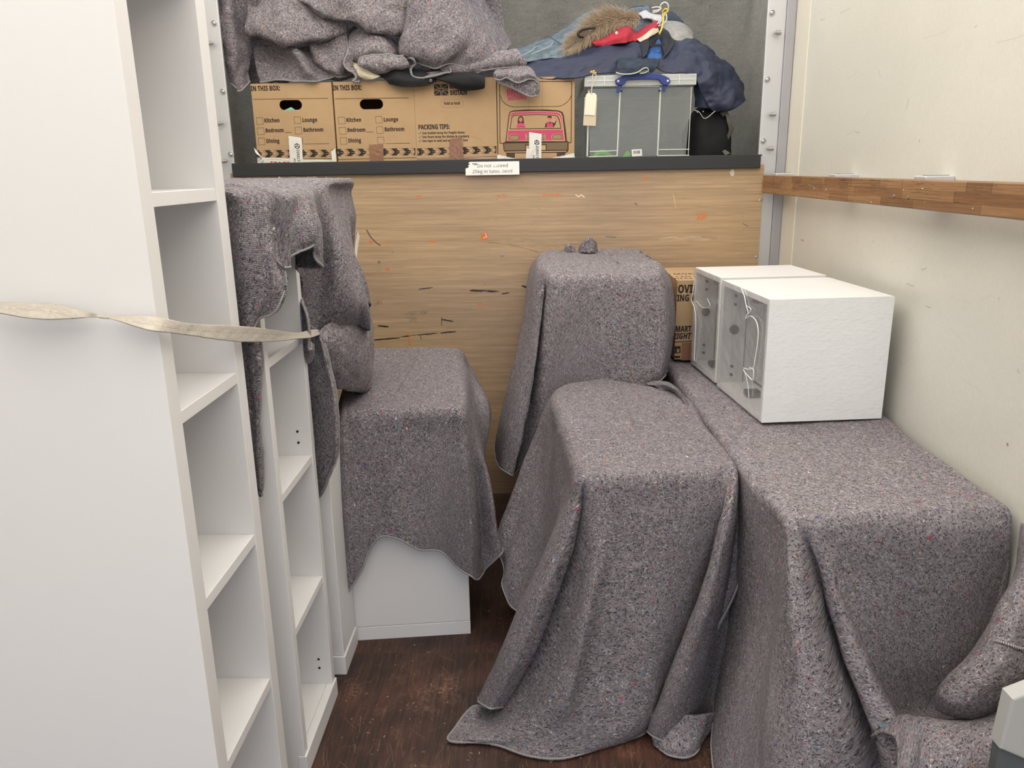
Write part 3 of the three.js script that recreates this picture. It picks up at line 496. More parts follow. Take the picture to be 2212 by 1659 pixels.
{ // F: on the long block along the right wall
  const Y = 0.65, S = (px, py) => [px, py, Y, 'y'], top = Y;
  spineLine = [0.71, Y, -2.75, -1.66, 0.24];
  const ribs = [
    rib(V(0.72, Y, -2.55), S(1452, 800), [V(0.462, 0.6, -2.5), V(0.464, 0.45, -2.5), V(0.466, 0.35, -2.5), V(0.466, 0.25, -2.5), V(0.466, 0.12, -2.5), V(0.466, 0.03, -2.5)]),
    rib(V(0.72, Y, -2.3), S(1497, 862), [V(0.467, 0.6, -2.2), V(0.469, 0.45, -2.2), V(0.47, 0.35, -2.2), V(0.47, 0.25, -2.2), V(0.47, 0.12, -2.2), V(0.47, 0.03, -2.2)]),
    rib(V(0.72, Y, -2.0), S(1556, 946), [V(0.474, 0.6, -1.84), V(0.475, 0.45, -1.84), V(0.475, 0.35, -1.84), V(0.475, 0.25, -1.83), V(0.475, 0.12, -1.82), V(0.475, 0.03, -1.82)]),
    rib(V(0.72, Y, -1.8), S(1602, 1010), [[1605, 1050, -1.62], [1607, 1150, -1.62], [1606, 1250, -1.62], [1601, 1340, -1.60], [1570, 1480, -1.545], [1536, 1625, -1.485]]),
    rib(V(0.72, Y, -1.75), S(1630, 1043), [[1633, 1085, -1.545], [1636, 1180, -1.545], [1636, 1270, -1.535], [1626, 1365, -1.51], [1588, 1510, -1.46], [1550, 1690, -1.40]]),
    rib(V(0.72, Y, -1.7), S(1662, 1080), [[1665, 1120, -1.47], [1668, 1200, -1.47], [1668, 1290, -1.455], [1660, 1380, -1.43], [1635, 1530, -1.38], [1610, 1720, -1.32]]),
    rib(V(0.72, Y, -1.66), S(1688, 1108), [[1690, 1150, -1.405], [1690, 1225, -1.395], [1688, 1310, -1.375], [1684, 1410, -1.35], [1670, 1560, -1.30], [1655, 1760, -1.25]]),
    rib(V(0.72, Y, -1.65), S(1699, 1119), [[1703, 1160, -1.377], [1706, 1230, -1.345], [1712, 1310, -1.315], [1722, 1420, -1.28], [1735, 1570, -1.24], [1745, 1770, -1.2]]),
    rib(V(0.72, Y, -1.65), S(1716, 1121), [[1722, 1160, -1.372], [1736, 1240, -1.345], [1752, 1330, -1.32], [1776, 1430, -1.285], [1812, 1570, -1.25], [1850, 1770, -1.21]]),
    rib(V(0.722, Y, -1.65), S(1728, 1121), [[1742, 1165, -1.39], [1770, 1240, -1.405], [1798, 1335, -1.405], [1834, 1440, -1.39], [1886, 1575, -1.33], [1930, 1770, -1.26]]),
    rib(V(0.725, Y, -1.65), S(1740, 1120), [[1752, 1165, -1.382], [1775, 1240, -1.375], [1800, 1335, -1.355], [1834, 1440, -1.315], [1890, 1575, -1.255], [1950, 1770, -1.19]]),
    rib(V(0.73, Y, -1.65), S(1756, 1119), [[1768, 1165, -1.38], [1795, 1240, -1.365], [1824, 1335, -1.34], [1866, 1440, -1.305], [1930, 1552, -1.255], [1990, 1720, -1.15]]),
    rib(V(0.735, Y, -1.65), S(1780, 1118), [[1792, 1165, -1.385], [1820, 1245, -1.385], [1850, 1340, -1.375], [1890, 1440, -1.36], [1930, 1525, -1.345], [1936, 1550, -1.30]]),
    rib(V(0.745, Y, -1.65), S(1830, 1115), [[1840, 1165, -1.39], [1862, 1250, -1.40], [1888, 1340, -1.40], [1920, 1440, -1.395], [1954, 1530, -1.385], [1962, 1556, -1.34]]),
    rib(V(0.76, Y, -1.65), S(1900, 1111), [[1906, 1160, -1.395], [1918, 1245, -1.405], [1932, 1335, -1.41], [1952, 1435, -1.41], [1976, 1535, -1.405], [1982, 1560, -1.36]]),
    rib(V(0.78, Y, -1.65), S(1980, 1106), [[1982, 1155, -1.40], [1984, 1240, -1.41], [1987, 1335, -1.415], [1992, 1435, -1.415], [2000, 1535, -1.41], [2004, 1560, -1.37]]),
    rib(V(0.8, Y, -1.65), S(2060, 1101), [[2060, 1150, -1.405], [2054, 1240, -1.41], [2046, 1335, -1.415], [2036, 1435, -1.415], [2030, 1535, -1.41], [2032, 1560, -1.37]]),
    rib(V(0.82, Y, -1.66), S(2130, 1097), [[2128, 1150, -1.41], [2118, 1240, -1.415], [2102, 1335, -1.42], [2084, 1435, -1.42], [2070, 1535, -1.415], [2070, 1560, -1.38]]),
    rib(V(0.84, Y, -1.67), S(2186, 1094), [[2184, 1150, -1.42], [2176, 1240, -1.43], [2160, 1335, -1.43], [2140, 1435, -1.43], [2120, 1535, -1.43], [2120, 1560, -1.40]]),
    rib(V(0.85, Y, -1.68), V(0.934, Y, -1.45), [V(0.934, 0.6, -1.43), V(0.934, 0.5, -1.43), V(0.934, 0.4, -1.43), V(0.934, 0.3, -1.43), V(0.934, 0.2, -1.43), V(0.934, 0.12, -1.40)]),
    rib(V(0.85, Y, -1.9), V(0.934, Y, -1.75), [V(0.936, 0.6, -1.75), V(0.936, 0.5, -1.75), V(0.936, 0.4, -1.75), V(0.936, 0.3, -1.75), V(0.936, 0.2, -1.75), V(0.936, 0.1, -1.75)]),
    rib(V(0.85, Y, -2.6), V(0.934, Y, -2.75), [V(0.936, 0.6, -2.75), V(0.936, 0.5, -2.75), V(0.936, 0.4, -2.75), V(0.936, 0.3, -2.75), V(0.936, 0.2, -2.75), V(0.936, 0.1, -2.75)]),
    rib(V(0.72, Y, -2.75), V(0.72, Y, -3.0), [V(0.72, 0.6, -3.01), V(0.72, 0.5, -3.01), V(0.72, 0.4, -3.01), V(0.72, 0.3, -3.01), V(0.72, 0.2, -3.01), V(0.72, 0.1, -3.01)]),
    rib(V(0.6, Y, -2.75), V(0.5, Y, -3.0), [V(0.48, 0.6, -3.0), V(0.475, 0.5, -3.0), V(0.475, 0.4, -3.0), V(0.475, 0.3, -3.0), V(0.475, 0.2, -3.0), V(0.475, 0.1, -3.0)]),
    rib(V(0.6, Y, -2.65), V(0.462, Y, -2.7), [V(0.462, 0.6, -2.7), V(0.464, 0.5, -2.7), V(0.466, 0.4, -2.7), V(0.466, 0.3, -2.7), V(0.466, 0.2, -2.7), V(0.466, 0.1, -2.7)]),
  ];
  const t = blanket('moving_blanket', 'grey blanket over the long block carrying the wrapped white cabinets', ribs, { nu: 300, nv: 120, wrinkle: 0.003, scale: 9, z0: 6, hems: ['bottom'], folds: [0.006, 4, 0.5] }, M.felt);
  // slack of the blanket gathered in front, a thick roll
  fold(t, [
    [[1880, 1590, -1.25], [1905, 1575, -1.23], [1930, 1590, -1.20], [1935, 1650, -1.15], [1930, 1740, -1.12]],
    [[1915, 1560, -1.31], [1940, 1542, -1.28], [1960, 1556, -1.22], [1965, 1630, -1.15], [1965, 1760, -1.11]],
    [[1980, 1568, -1.36], [1985, 1550, -1.30], [1990, 1560, -1.22], [2000, 1640, -1.15], [2005, 1770, -1.10]],
    [[2060, 1568, -1.36], [2060, 1555, -1.29], [2062, 1566, -1.21], [2068, 1640, -1.14], [2070, 1770, -1.10]],
    [[2120, 1562, -1.36], [2120, 1546, -1.29], [2124, 1558, -1.21], [2130, 1640, -1.14], [2130, 1770, -1.10]],
    [[2160, 1545, -1.36], [2160, 1528, -1.28], [2168, 1538, -1.21], [2178, 1620, -1.15], [2178, 1770, -1.12]],
    [[2180, 1530, -1.40], [2190, 1512, -1.32], [2205, 1522, -1.25], [2210, 1600, -1.2], [2210, 1770, -1.17]],
  ].map((r) => r.map(P3).map((p) => { p.x = Math.min(p.x, 0.93); return p; })), { nu: 90, nv: 60, wrinkle: 0.004, scale: 10, z0: 8, hems: [] }, M.felt);
  // thick fold hanging down at the wall side
  fold(t, [
    [[2215, 1130, -1.40], [2196, 1235, -1.39], [2158, 1320, -1.37], [2095, 1420, -1.36], [2042, 1490, -1.36], [2034, 1535, -1.36]],
    [[2217, 1130, -1.37], [2196, 1235, -1.34], [2152, 1325, -1.31], [2082, 1425, -1.30], [2026, 1495, -1.30], [2022, 1532, -1.31]],
    [[2222, 1130, -1.35], [2206, 1240, -1.31], [2168, 1335, -1.27], [2104, 1440, -1.245], [2050, 1510, -1.25], [2046, 1546, -1.27]],
    [[2235, 1130, -1.34], [2226, 1245, -1.295], [2198, 1345, -1.245], [2148, 1450, -1.215], [2104, 1515, -1.22], [2096, 1552, -1.25]],
    [[2250, 1130, -1.34], [2248, 1245, -1.30], [2234, 1350, -1.25], [2200, 1450, -1.215], [2165, 1505, -1.22], [2155, 1545, -1.26]],
    [[2270, 1130, -1.36], [2270, 1250, -1.33], [2262, 1350, -1.28], [2245, 1440, -1.24], [2220, 1490, -1.24], [2205, 1530, -1.28]],
  ].map((r) => r.map(P3).map((p) => { p.x = Math.min(p.x, 0.93); return p; })), { nu: 70, nv: 90, wrinkle: 0.004, scale: 12, z0: 9, hems: [], uvTurn: 0.6 }, M.felt);
  part('hem_stitching', cord([[2132, 1388, -1.275], [2150, 1384, -1.25], [2175, 1392, -1.235], [2200, 1400, -1.23], [2230, 1402, -1.232]].map(P3).map((p) => p.add(V(0, 0.004, 0.008))), 0.003), M.hem, t);
}
{ // C: on the low white chest
  const Y = 0.69, S = (px, py) => [px, py, Y, 'y']; spineLine = [-0.385, Y, -2.55, -2.2, 0.17];
  const q = (px, py, z) => [px, py, z > -2.03 ? z + 0.012 + Math.max(0, 0.026 * (1 - (px - 740) / 200)) : z];
  const ribs = [
    rib(S(850, 790), S(800, 752), [q(800, 790, -2.78), q(800, 850, -2.78), q(800, 900, -2.78), q(800, 950, -2.78), q(800, 990, -2.78)]),
    rib(S(830, 800), S(752, 800), [q(745, 860, -2.42), q(742, 930, -2.42), q(745, 1000, -2.42), q(750, 1060, -2.42), q(755, 1100, -2.42)]),
    rib(S(830, 830), S(733, 880), [q(728, 930, -2.02), q(724, 1000, -2.01), q(728, 1100, -1.995), q(735, 1210, -1.985), q(741, 1293, -1.98)]),
    rib(S(840, 835), S(738, 888), [q(740, 935, -1.985), q(742, 1010, -1.97), q(748, 1110, -1.955), q(750, 1200, -1.955), q(748, 1285, -1.96)]),
    rib(S(850, 838), S(752, 889), [q(755, 935, -1.99), q(760, 1015, -1.98), q(768, 1100, -1.97), q(775, 1170, -1.965), q(782, 1228, -1.965)]),
    rib(S(860, 838), S(775, 889), [q(777, 935, -1.99), q(780, 1010, -1.985), q(786, 1085, -1.975), q(792, 1145, -1.97), q(796, 1192, -1.97)]),
    rib(S(870, 838), S(810, 888), [q(811, 935, -1.992), q(813, 1005, -1.987), q(816, 1070, -1.98), q(820, 1120, -1.975), q(822, 1160, -1.97)]),
    rib(S(880, 838), S(850, 887), [q(851, 935, -1.993), q(853, 1005, -1.985), q(855, 1075, -1.975), q(858, 1125, -1.968), q(860, 1164, -1.965)]),
    rib(S(890, 838), S(895, 886), [q(896, 935, -1.997), q(898, 1005, -1.992), q(900, 1080, -1.985), q(903, 1140, -1.978), q(905, 1186, -1.975)]),
    rib(S(900, 838), S(945, 885), [q(946, 935, -1.997), q(948, 1005, -1.99), q(950, 1080, -1.98), q(951, 1140, -1.972), q(951, 1190, -1.968)]),
    rib(S(905, 836), S(980, 884), [q(982, 935, -2.0), q(985, 1010, -1.992), q(988, 1090, -1.982), q(990, 1160, -1.972), q(990, 1228, -1.968)]),
    rib(S(908, 834), S(998, 883), [q(1001, 935, -1.997), q(1007, 1015, -1.98), q(1014, 1100, -1.965), q(1019, 1180, -1.955), q(1022, 1248, -1.952)]),
    rib(S(910, 832), S(1004, 881), [q(1009, 935, -2.01), q(1018, 1015, -2.005), q(1025, 1100, -2.0), q(1030, 1180, -1.99), q(1034, 1252, -1.98)]),
    rib(S(910, 830), S(1005, 874), [q(1016, 930, -2.06), q(1028, 1010, -2.08), q(1036, 1100, -2.08), q(1042, 1180, -2.07), q(1044, 1235, -2.05)]),
    rib(S(910, 826), S(1004, 862), [q(1024, 930, -2.1), q(1048, 1010, -2.07), q(1064, 1090, -2.04), q(1074, 1160, -2.03), q(1082, 1195, -2.03)]),
    rib(S(910, 822), S(1004, 848), [q(1026, 920, -2.18), q(1046, 990, -2.19), q(1058, 1060, -2.19), q(1066, 1120, -2.19), q(1070, 1160, -2.19)]),
    rib(S(910, 812), S(1003, 825), [q(1024, 880, -2.3), q(1040, 940, -2.31), q(1046, 1000, -2.32), q(1050, 1050, -2.33), q(1052, 1080, -2.33)]),
    rib(S(908, 802), S(1000, 795), [q(1022, 835, -2.42), q(1048, 865, -2.38), q(1058, 895, -2.37), q(1050, 925, -2.38), q(1040, 945, -2.40)]),
    rib(S(906, 795), S(996, 770), [q(1014, 800, -2.6), q(1036, 830, -2.55), q(1052, 858, -2.52), q(1060, 890, -2.5), q(1056, 915, -2.5)]),
    rib(S(900, 785), S(990, 752), [q(1000, 780, -2.76), q(1010, 810, -2.76), q(1018, 840, -2.75), q(1022, 870, -2.74), q(1024, 900, -2.74)]),
    rib(S(880, 785), S(900, 750), [q(900, 790, -2.78), q(900, 850, -2.78), q(900, 900, -2.78), q(900, 950, -2.78), q(900, 990, -2.78)]),
  ];
  blanket('moving_blanket', 'grey blanket over the low white chest, wavy stitched hem across its front', ribs, { nu: 220, nv: 110, wrinkle: 0.0025, scale: 11, z0: 12, folds: [0.007, 6, 0.45] }, M.ribbed);
}
{ // D: on the tall piece against the bulkhead
  spineLine = [0.29, 0.993, -2.85, -2.66, 0.19];
  const q = (px, py, z) => [px, py, z];
  const ribs = [
    rib(q(1280, 548, -2.93), q(1180, 540, -2.96), [q(1150, 570, -2.97), q(1130, 680, -2.97), q(1110, 790, -2.96), q(1092, 880, -2.95), q(1082, 930, -2.94)]),
    rib(q(1280, 552, -2.85), q(1162, 548, -2.82), [q(1147, 585, -2.8), q(1130, 690, -2.78), q(1106, 800, -2.75), q(1084, 890, -2.73), q(1072, 945, -2.72)]),
    rib(q(1290, 558, -2.75), q(1160, 562, -2.68), [q(1149, 605, -2.66), q(1137, 700, -2.62), q(1112, 810, -2.58), q(1086, 920, -2.56), q(1071, 998, -2.55)]),
    rib(q(1295, 562, -2.7), q(1170, 578, -2.56), [q(1158, 625, -2.54), q(1148, 710, -2.5), q(1130, 820, -2.46), q(1104, 940, -2.44), q(1088, 1016, -2.43)]),
    rib(q(1300, 565, -2.68), q(1178, 590, -2.49), [q(1173, 640, -2.475), q(1164, 720, -2.45), q(1150, 820, -2.42), q(1126, 950, -2.40), q(1106, 1028, -2.39)]),
    rib(q(1300, 565, -2.67), q(1182, 594, -2.47), [q(1174, 640, -2.50), q(1164, 720, -2.51), q(1150, 820, -2.51), q(1132, 940, -2.50), q(1118, 1015, -2.50)]),
    rib(q(1302, 566, -2.66), q(1190, 597, -2.455), [q(1187, 645, -2.445), q(1182, 725, -2.435), q(1178, 810, -2.43), q(1174, 900, -2.43), q(1170, 1000, -2.43)]),
    rib(q(1306, 567, -2.66), q(1230, 598, -2.45), [q(1228, 650, -2.44), q(1226, 725, -2.435), q(1224, 800, -2.43), q(1222, 880, -2.43), q(1220, 960, -2.43)]),
    rib(q(1312, 567, -2.66), q(1290, 596, -2.445), [q(1289, 650, -2.435), q(1289, 725, -2.43), q(1289, 800, -2.43), q(1289, 880, -2.43), q(1289, 960, -2.43)]),
    rib(q(1318, 567, -2.66), q(1350, 596, -2.445), [q(1352, 650, -2.435), q(1353, 725, -2.43), q(1353, 800, -2.43), q(1353, 880, -2.43), q(1353, 960, -2.43)]),
    rib(q(1322, 567, -2.66), q(1396, 598, -2.445), [q(1403, 650, -2.435), q(1406, 725, -2.43), q(1406, 780, -2.425), q(1404, 815, -2.425), q(1404, 828, -2.43)]),
    rib(q(1324, 566, -2.67), q(1420, 594, -2.46), [q(1434, 640, -2.44), q(1438, 715, -2.43), q(1434, 770, -2.425), q(1428, 805, -2.425), q(1424, 822, -2.43)]),
    rib(q(1324, 562, -2.7), q(1428, 578, -2.52), [q(1446, 620, -2.5), q(1452, 690, -2.48), q(1447, 755, -2.46), q(1440, 795, -2.45), q(1436, 812, -2.45)]),
    rib(q(1322, 558, -2.75), q(1425, 564, -2.62), [q(1447, 605, -2.6), q(1456, 680, -2.58), q(1452, 740, -2.56), q(1445, 780, -2.54), q(1440, 800, -2.53)]),
    rib(q(1315, 552, -2.85), q(1395, 548, -2.8), [q(1410, 590, -2.78), q(1416, 670, -2.76), q(1416, 720, -2.75), q(1416, 755, -2.74), q(1416, 775, -2.74)]),
    rib(q(1305, 548, -2.93), q(1375, 537, -2.96), [q(1388, 580, -2.96), q(1398, 660, -2.96), q(1400, 710, -2.95), q(1400, 740, -2.95), q(1400, 760, -2.95)]),
  ];
  const t = blanket('moving_blanket', 'grey blanket over the tall piece standing against the plywood bulkhead', ribs, { nu: 200, nv: 110, wrinkle: 0.0032, scale: 10, z0: 15, folds: [0.005, 6, 0.5] }, M.felt);
  // gathered tufts on its top, at the back
  fold(t, [
    [[1252, 548, -2.92], [1254, 534, -2.92], [1262, 528, -2.91], [1266, 548, -2.9]],
    [[1258, 546, -2.88], [1262, 522, -2.88], [1270, 518, -2.88], [1272, 547, -2.87]],
    [[1270, 545, -2.88], [1272, 516, -2.88], [1276, 532, -2.88], [1278, 547, -2.87]],
    [[1280, 545, -2.88], [1280, 517, -2.88], [1284, 520, -2.88], [1286, 547, -2.88]],
    [[1288, 548, -2.92], [1287, 524, -2.92], [1288, 530, -2.92], [1292, 548, -2.91]],
  ].map((r) => r.map(P3)), { nu: 40, nv: 30, wrinkle: 0.003, scale: 30, z0: 17, hems: [] }, M.felt);
  fold(t, [
    [[1222, 547, -2.92], [1223, 535, -2.92], [1226, 536, -2.91], [1230, 548, -2.9]],
    [[1230, 546, -2.9], [1231, 530, -2.9], [1234, 531, -2.9], [1236, 547, -2.9]],
    [[1238, 548, -2.92], [1239, 534, -2.92], [1242, 535, -2.91], [1244, 549, -2.9]],
  ].map((r) => r.map(P3)), { nu: 24, nv: 24, wrinkle: 0.002, scale: 30, z0: 18, hems: [] }, M.felt);
}
{ // B: over the lower bookcase and what stands behind it
  spineLine = null;
  const q = (px, py, z) => [px, py, z], T = (px, py) => [px, py, 1.283, 'y'];
  const sp = (z) => V(-0.85, 1.285, z), e = (x, z, y = 1.284) => V(x, y, z);
  const side = (z, pts, xe = -0.515) => rib(sp(z), e(xe, z), pts);
  const ribs = [
    rib(V(-0.9, 1.285, -1.6), V(-0.9, 1.284, -1.44), [V(-0.9, 1.22, -1.43), V(-0.9, 1.1, -1.43), V(-0.9, 1.0, -1.43), V(-0.9, 0.9, -1.43), V(-0.9, 0.85, -1.43)]),
    rib(V(-0.85, 1.285, -1.6), V(-0.76, 1.284, -1.44), [q(470, 430, -1.43), q(480, 520, -1.43), q(495, 620, -1.43), q(512, 690, -1.43), q(520, 740, -1.43)]),
    rib(V(-0.83, 1.285, -1.6), V(-0.72, 1.284, -1.43), [q(500, 430, -1.415), q(508, 520, -1.41), q(520, 610, -1.41), q(528, 680, -1.415), q(532, 735, -1.42)]),
    rib(V(-0.82, 1.285, -1.6), V(-0.68, 1.284, -1.42), [q(522, 430, -1.395), q(528, 510, -1.385), q(535, 600, -1.385), q(538, 670, -1.395), q(538, 728, -1.40)]),
    rib(V(-0.81, 1.285, -1.6), V(-0.64, 1.284, -1.42), [q(546, 425, -1.40), q(556, 500, -1.385), q(566, 580, -1.38), q(566, 650, -1.385), q(552, 705, -1.395)]),
    rib(V(-0.80, 1.285, -1.62), V(-0.60, 1.284, -1.425), [q(562, 425, -1.415), q(574, 500, -1.40), q(588, 570, -1.39), q(594, 630, -1.39), q(572, 690, -1.40)]),
    rib(V(-0.80, 1.285, -1.65), V(-0.575, 1.284, -1.435), [q(574, 425, -1.43), q(580, 490, -1.435), q(586, 550, -1.44), q(598, 600, -1.43), q(600, 660, -1.415)]),
    rib(V(-0.80, 1.285, -1.68), V(-0.55, 1.284, -1.442), [q(588, 425, -1.435), q(592, 480, -1.44), q(596, 520, -1.445), q(600, 550, -1.445), q(604, 578, -1.445)]),
    rib(V(-0.80, 1.285, -1.72), V(-0.525, 1.284, -1.445), [q(608, 425, -1.438), q(612, 480, -1.44), q(615, 520, -1.445), q(617, 555, -1.447), q(619, 578, -1.447)]),
    rib(V(-0.80, 1.285, -1.75), V(-0.508, 1.283, -1.455), [q(626, 425, -1.448), q(629, 480, -1.45), q(631, 520, -1.45), q(632, 555, -1.45), q(632, 577, -1.45)]),
    rib(V(-0.80, 1.285, -1.80), V(-0.496, 1.282, -1.50), [q(641, 420, -1.49), q(644, 460, -1.48), q(648, 490, -1.47), q(650, 520, -1.47), q(645, 548, -1.475)]),
    rib(V(-0.80, 1.285, -1.85), V(-0.49, 1.282, -1.57), [q(654, 418, -1.55), q(660, 455, -1.52), q(668, 480, -1.51), q(673, 500, -1.51), q(668, 522, -1.52)]),
    rib(V(-0.80, 1.285, -1.90), V(-0.488, 1.282, -1.66), [q(668, 415, -1.62), q(678, 455, -1.57), q(688, 490, -1.55), q(693, 530, -1.55), q(690, 565, -1.56)]),
    rib(V(-0.80, 1.285, -1.95), V(-0.492, 1.282, -1.74), [q(672, 415, -1.72), q(672, 460, -1.72), q(670, 510, -1.73), q(660, 560, -1.74), q(645, 600, -1.75)]),
    rib(V(-0.80, 1.285, -2.00), V(-0.49, 1.282, -1.83), [q(690, 415, -1.82), q(692, 480, -1.82), q(690, 560, -1.82), q(684, 650, -1.81), q(676, 716, -1.81)]),
    rib(V(-0.80, 1.285, -2.05), V(-0.48, 1.282, -1.92), [q(706, 412, -1.88), q(722, 490, -1.84), q(735, 570, -1.82), q(740, 650, -1.82), q(730, 716, -1.90)]),
    rib(V(-0.80, 1.285, -2.10), V(-0.475, 1.282, -2.02), [q(718, 412, -1.98), q(740, 490, -1.92), q(760, 570, -1.88), q(778, 650, -1.86), q(784, 710, -1.96)]),
    rib(V(-0.80, 1.285, -2.15), V(-0.485, 1.282, -2.14), [q(728, 412, -2.12), q(748, 490, -2.08), q(768, 570, -2.04), q(788, 650, -2.02), q(796, 712, -2.06)]),
    rib(V(-0.80, 1.285, -2.2), V(-0.49, 1.282, -2.26), [q(748, 412, -2.26), q(760, 470, -2.24), q(752, 530, -2.26), q(766, 590, -2.26), q(780, 650, -2.26)]),
    rib(V(-0.80, 1.285, -2.25), V(-0.51, 1.280, -2.36), [q(758, 420, -2.36), q(766, 470, -2.36), q(764, 540, -2.38), q(784, 600, -2.36), q(798, 660, -2.36)]),
    rib(V(-0.80, 1.285, -2.4), V(-0.56, 1.282, -2.44), [q(748, 430, -2.46), q(752, 480, -2.46), q(756, 560, -2.46), q(770, 620, -2.46), q(785, 680, -2.46)]),
    rib(V(-0.85, 1.285, -2.4), V(-0.75, 1.282, -2.46), [V(-0.75, 1.2, -2.48), V(-0.75, 1.1, -2.48), V(-0.75, 1.0, -2.48), V(-0.75, 0.9, -2.48), V(-0.75, 0.8, -2.48)]),
  ];
  const t = blanket('moving_blanket', 'grey blanket draped over the lower bookcase, gathered by the webbing strap', ribs, { nu: 230, nv: 110, wrinkle: 0.003, scale: 11, z0: 21, hemRange: [0.05, 0.60], folds: [0.016, 8, 0.3] }, M.ribbed);
  // strip hanging in the gap between the two bookcases
  fold(t, [
    [[520, 720, -1.43], [527, 800, -1.43], [537, 900, -1.43], [549, 1000, -1.43], [560, 1072, -1.43]],
    [[530, 715, -1.42], [537, 800, -1.42], [547, 890, -1.42], [553, 990, -1.42], [561, 1074, -1.42]],
    [[540, 715, -1.405], [546, 800, -1.41], [553, 890, -1.41], [556, 990, -1.41], [563, 1072, -1.415]],
    [[556, 712, -1.40], [560, 800, -1.405], [562, 880, -1.41], [562, 985, -1.41], [564, 1065, -1.415]],
    [[566, 712, -1.42], [563, 800, -1.425], [564, 880, -1.425], [570, 1000, -1.425], [567, 1060, -1.425]],
  ].map((r) => r.map(P3)), { nu: 30, nv: 90, wrinkle: 0.003, scale: 16, z0: 23, hems: ['right'] }, M.ribbed);
  // bulging swag below the strap, resting on the chest blanket
  fold(t, [
    [[790, 640, -2.4], [800, 700, -2.4], [802, 770, -2.38], [800, 820, -2.3], [795, 842, -2.22], [780, 846, -2.22]],
    [[778, 655, -2.14], [796, 700, -2.12], [800, 770, -2.12], [796, 815, -2.1], [780, 840, -2.08], [765, 840, -2.1]],
    [[752, 668, -1.98], [770, 705, -1.96], [778, 770, -1.98], [776, 810, -2.0], [762, 838, -2.0], [748, 832, -2.02]],
    [[726, 690, -1.87], [744, 720, -1.86], [752, 770, -1.88], [752, 810, -1.92], [744, 838, -1.94], [732, 830, -1.97]],
    [[700, 706, -1.80], [716, 730, -1.79], [726, 775, -1.82], [732, 810, -1.86], [730, 836, -1.9], [722, 826, -1.94]],
    [[686, 716, -1.77], [696, 740, -1.77], [708, 775, -1.80], [718, 805, -1.84], [720, 828, -1.88], [716, 820, -1.92]],
  ].map((r) => r.map(P3)), { nu: 70, nv: 80, wrinkle: 0.004, scale: 14, z0: 25, hems: [] }, M.felt);
  // tail with a stitched edge falling beside the chest, down to the slim cabinet
  fold(t, [
    [[650, 690, -1.79], [655, 760, -1.79], [668, 850, -1.79], [678, 940, -1.79], [684, 1030, -1.79], [688, 1078, -1.79]],
    [[668, 700, -1.785], [676, 770, -1.775], [688, 850, -1.77], [698, 940, -1.77], [704, 1020, -1.77], [700, 1058, -1.77]],
    [[682, 712, -1.775], [692, 780, -1.765], [704, 850, -1.755], [714, 940, -1.755], [718, 1000, -1.76], [712, 1030, -1.76]],
    [[688, 715, -1.765], [704, 780, -1.745], [720, 850, -1.735], [727, 920, -1.74], [728, 970, -1.745], [722, 1005, -1.75]],
    [[694, 722, -1.77], [712, 785, -1.765], [727, 850, -1.765], [731, 910, -1.765], [731, 955, -1.765], [727, 990, -1.765]],
  ].map((r) => r.map(P3)), { nu: 50, nv: 90, wrinkle: 0.003, scale: 14, z0: 27, hems: ['bottom', 'right'] }, M.felt);
  // loop of its edge hanging just below the strap
  fold(t, [
    [[646, 640, -1.76], [648, 700, -1.74], [650, 750, -1.73], [656, 778, -1.725], [668, 786, -1.725], [678, 772, -1.73], [680, 745, -1.735]],
    [[650, 645, -1.73], [660, 690, -1.71], [664, 735, -1.70], [664, 756, -1.70], [669, 766, -1.70], [676, 758, -1.705], [676, 740, -1.71]],
    [[652, 650, -1.72], [664, 690, -1.69], [667, 730, -1.685], [666, 750, -1.685], [669, 758, -1.685], [673, 752, -1.69], [671, 738, -1.695]],
  ].map((r) => r.map(P3)), { nu: 20, nv: 60, wrinkle: 0.001, scale: 20, z0: 29, hems: ['right'] }, M.felt);
}
// ---------------------------------------------------------------- cardboard boxes on the raised shelf
const BOXZ = BULK - 0.045;
const CARD = [180, 150, 114];
function cardCanvas(w, h, tone = 1) { const [c, x] = pixelCanvas(w, h, (i, j) => { const n = fbm(i / 140, j / 140, 21, 3), f = fbm(i / 40, j / 1.5, 22, 2); const k = tone * (1 + 0.035 * n + 0.02 * f); return [CARD[0] * k, CARD[1] * k, CARD[2] * k]; }); return [c, x]; }
M.card = std({ color: new THREE.Color(0xba9468), roughness: 0.85 });
M.cardDark = std({ color: new THREE.Color(0x9a774f), roughness: 0.9 });
M.brownTape = phys({ color: new THREE.Color(0x8a6249), roughness: 0.28, clearcoat: 0.4 });
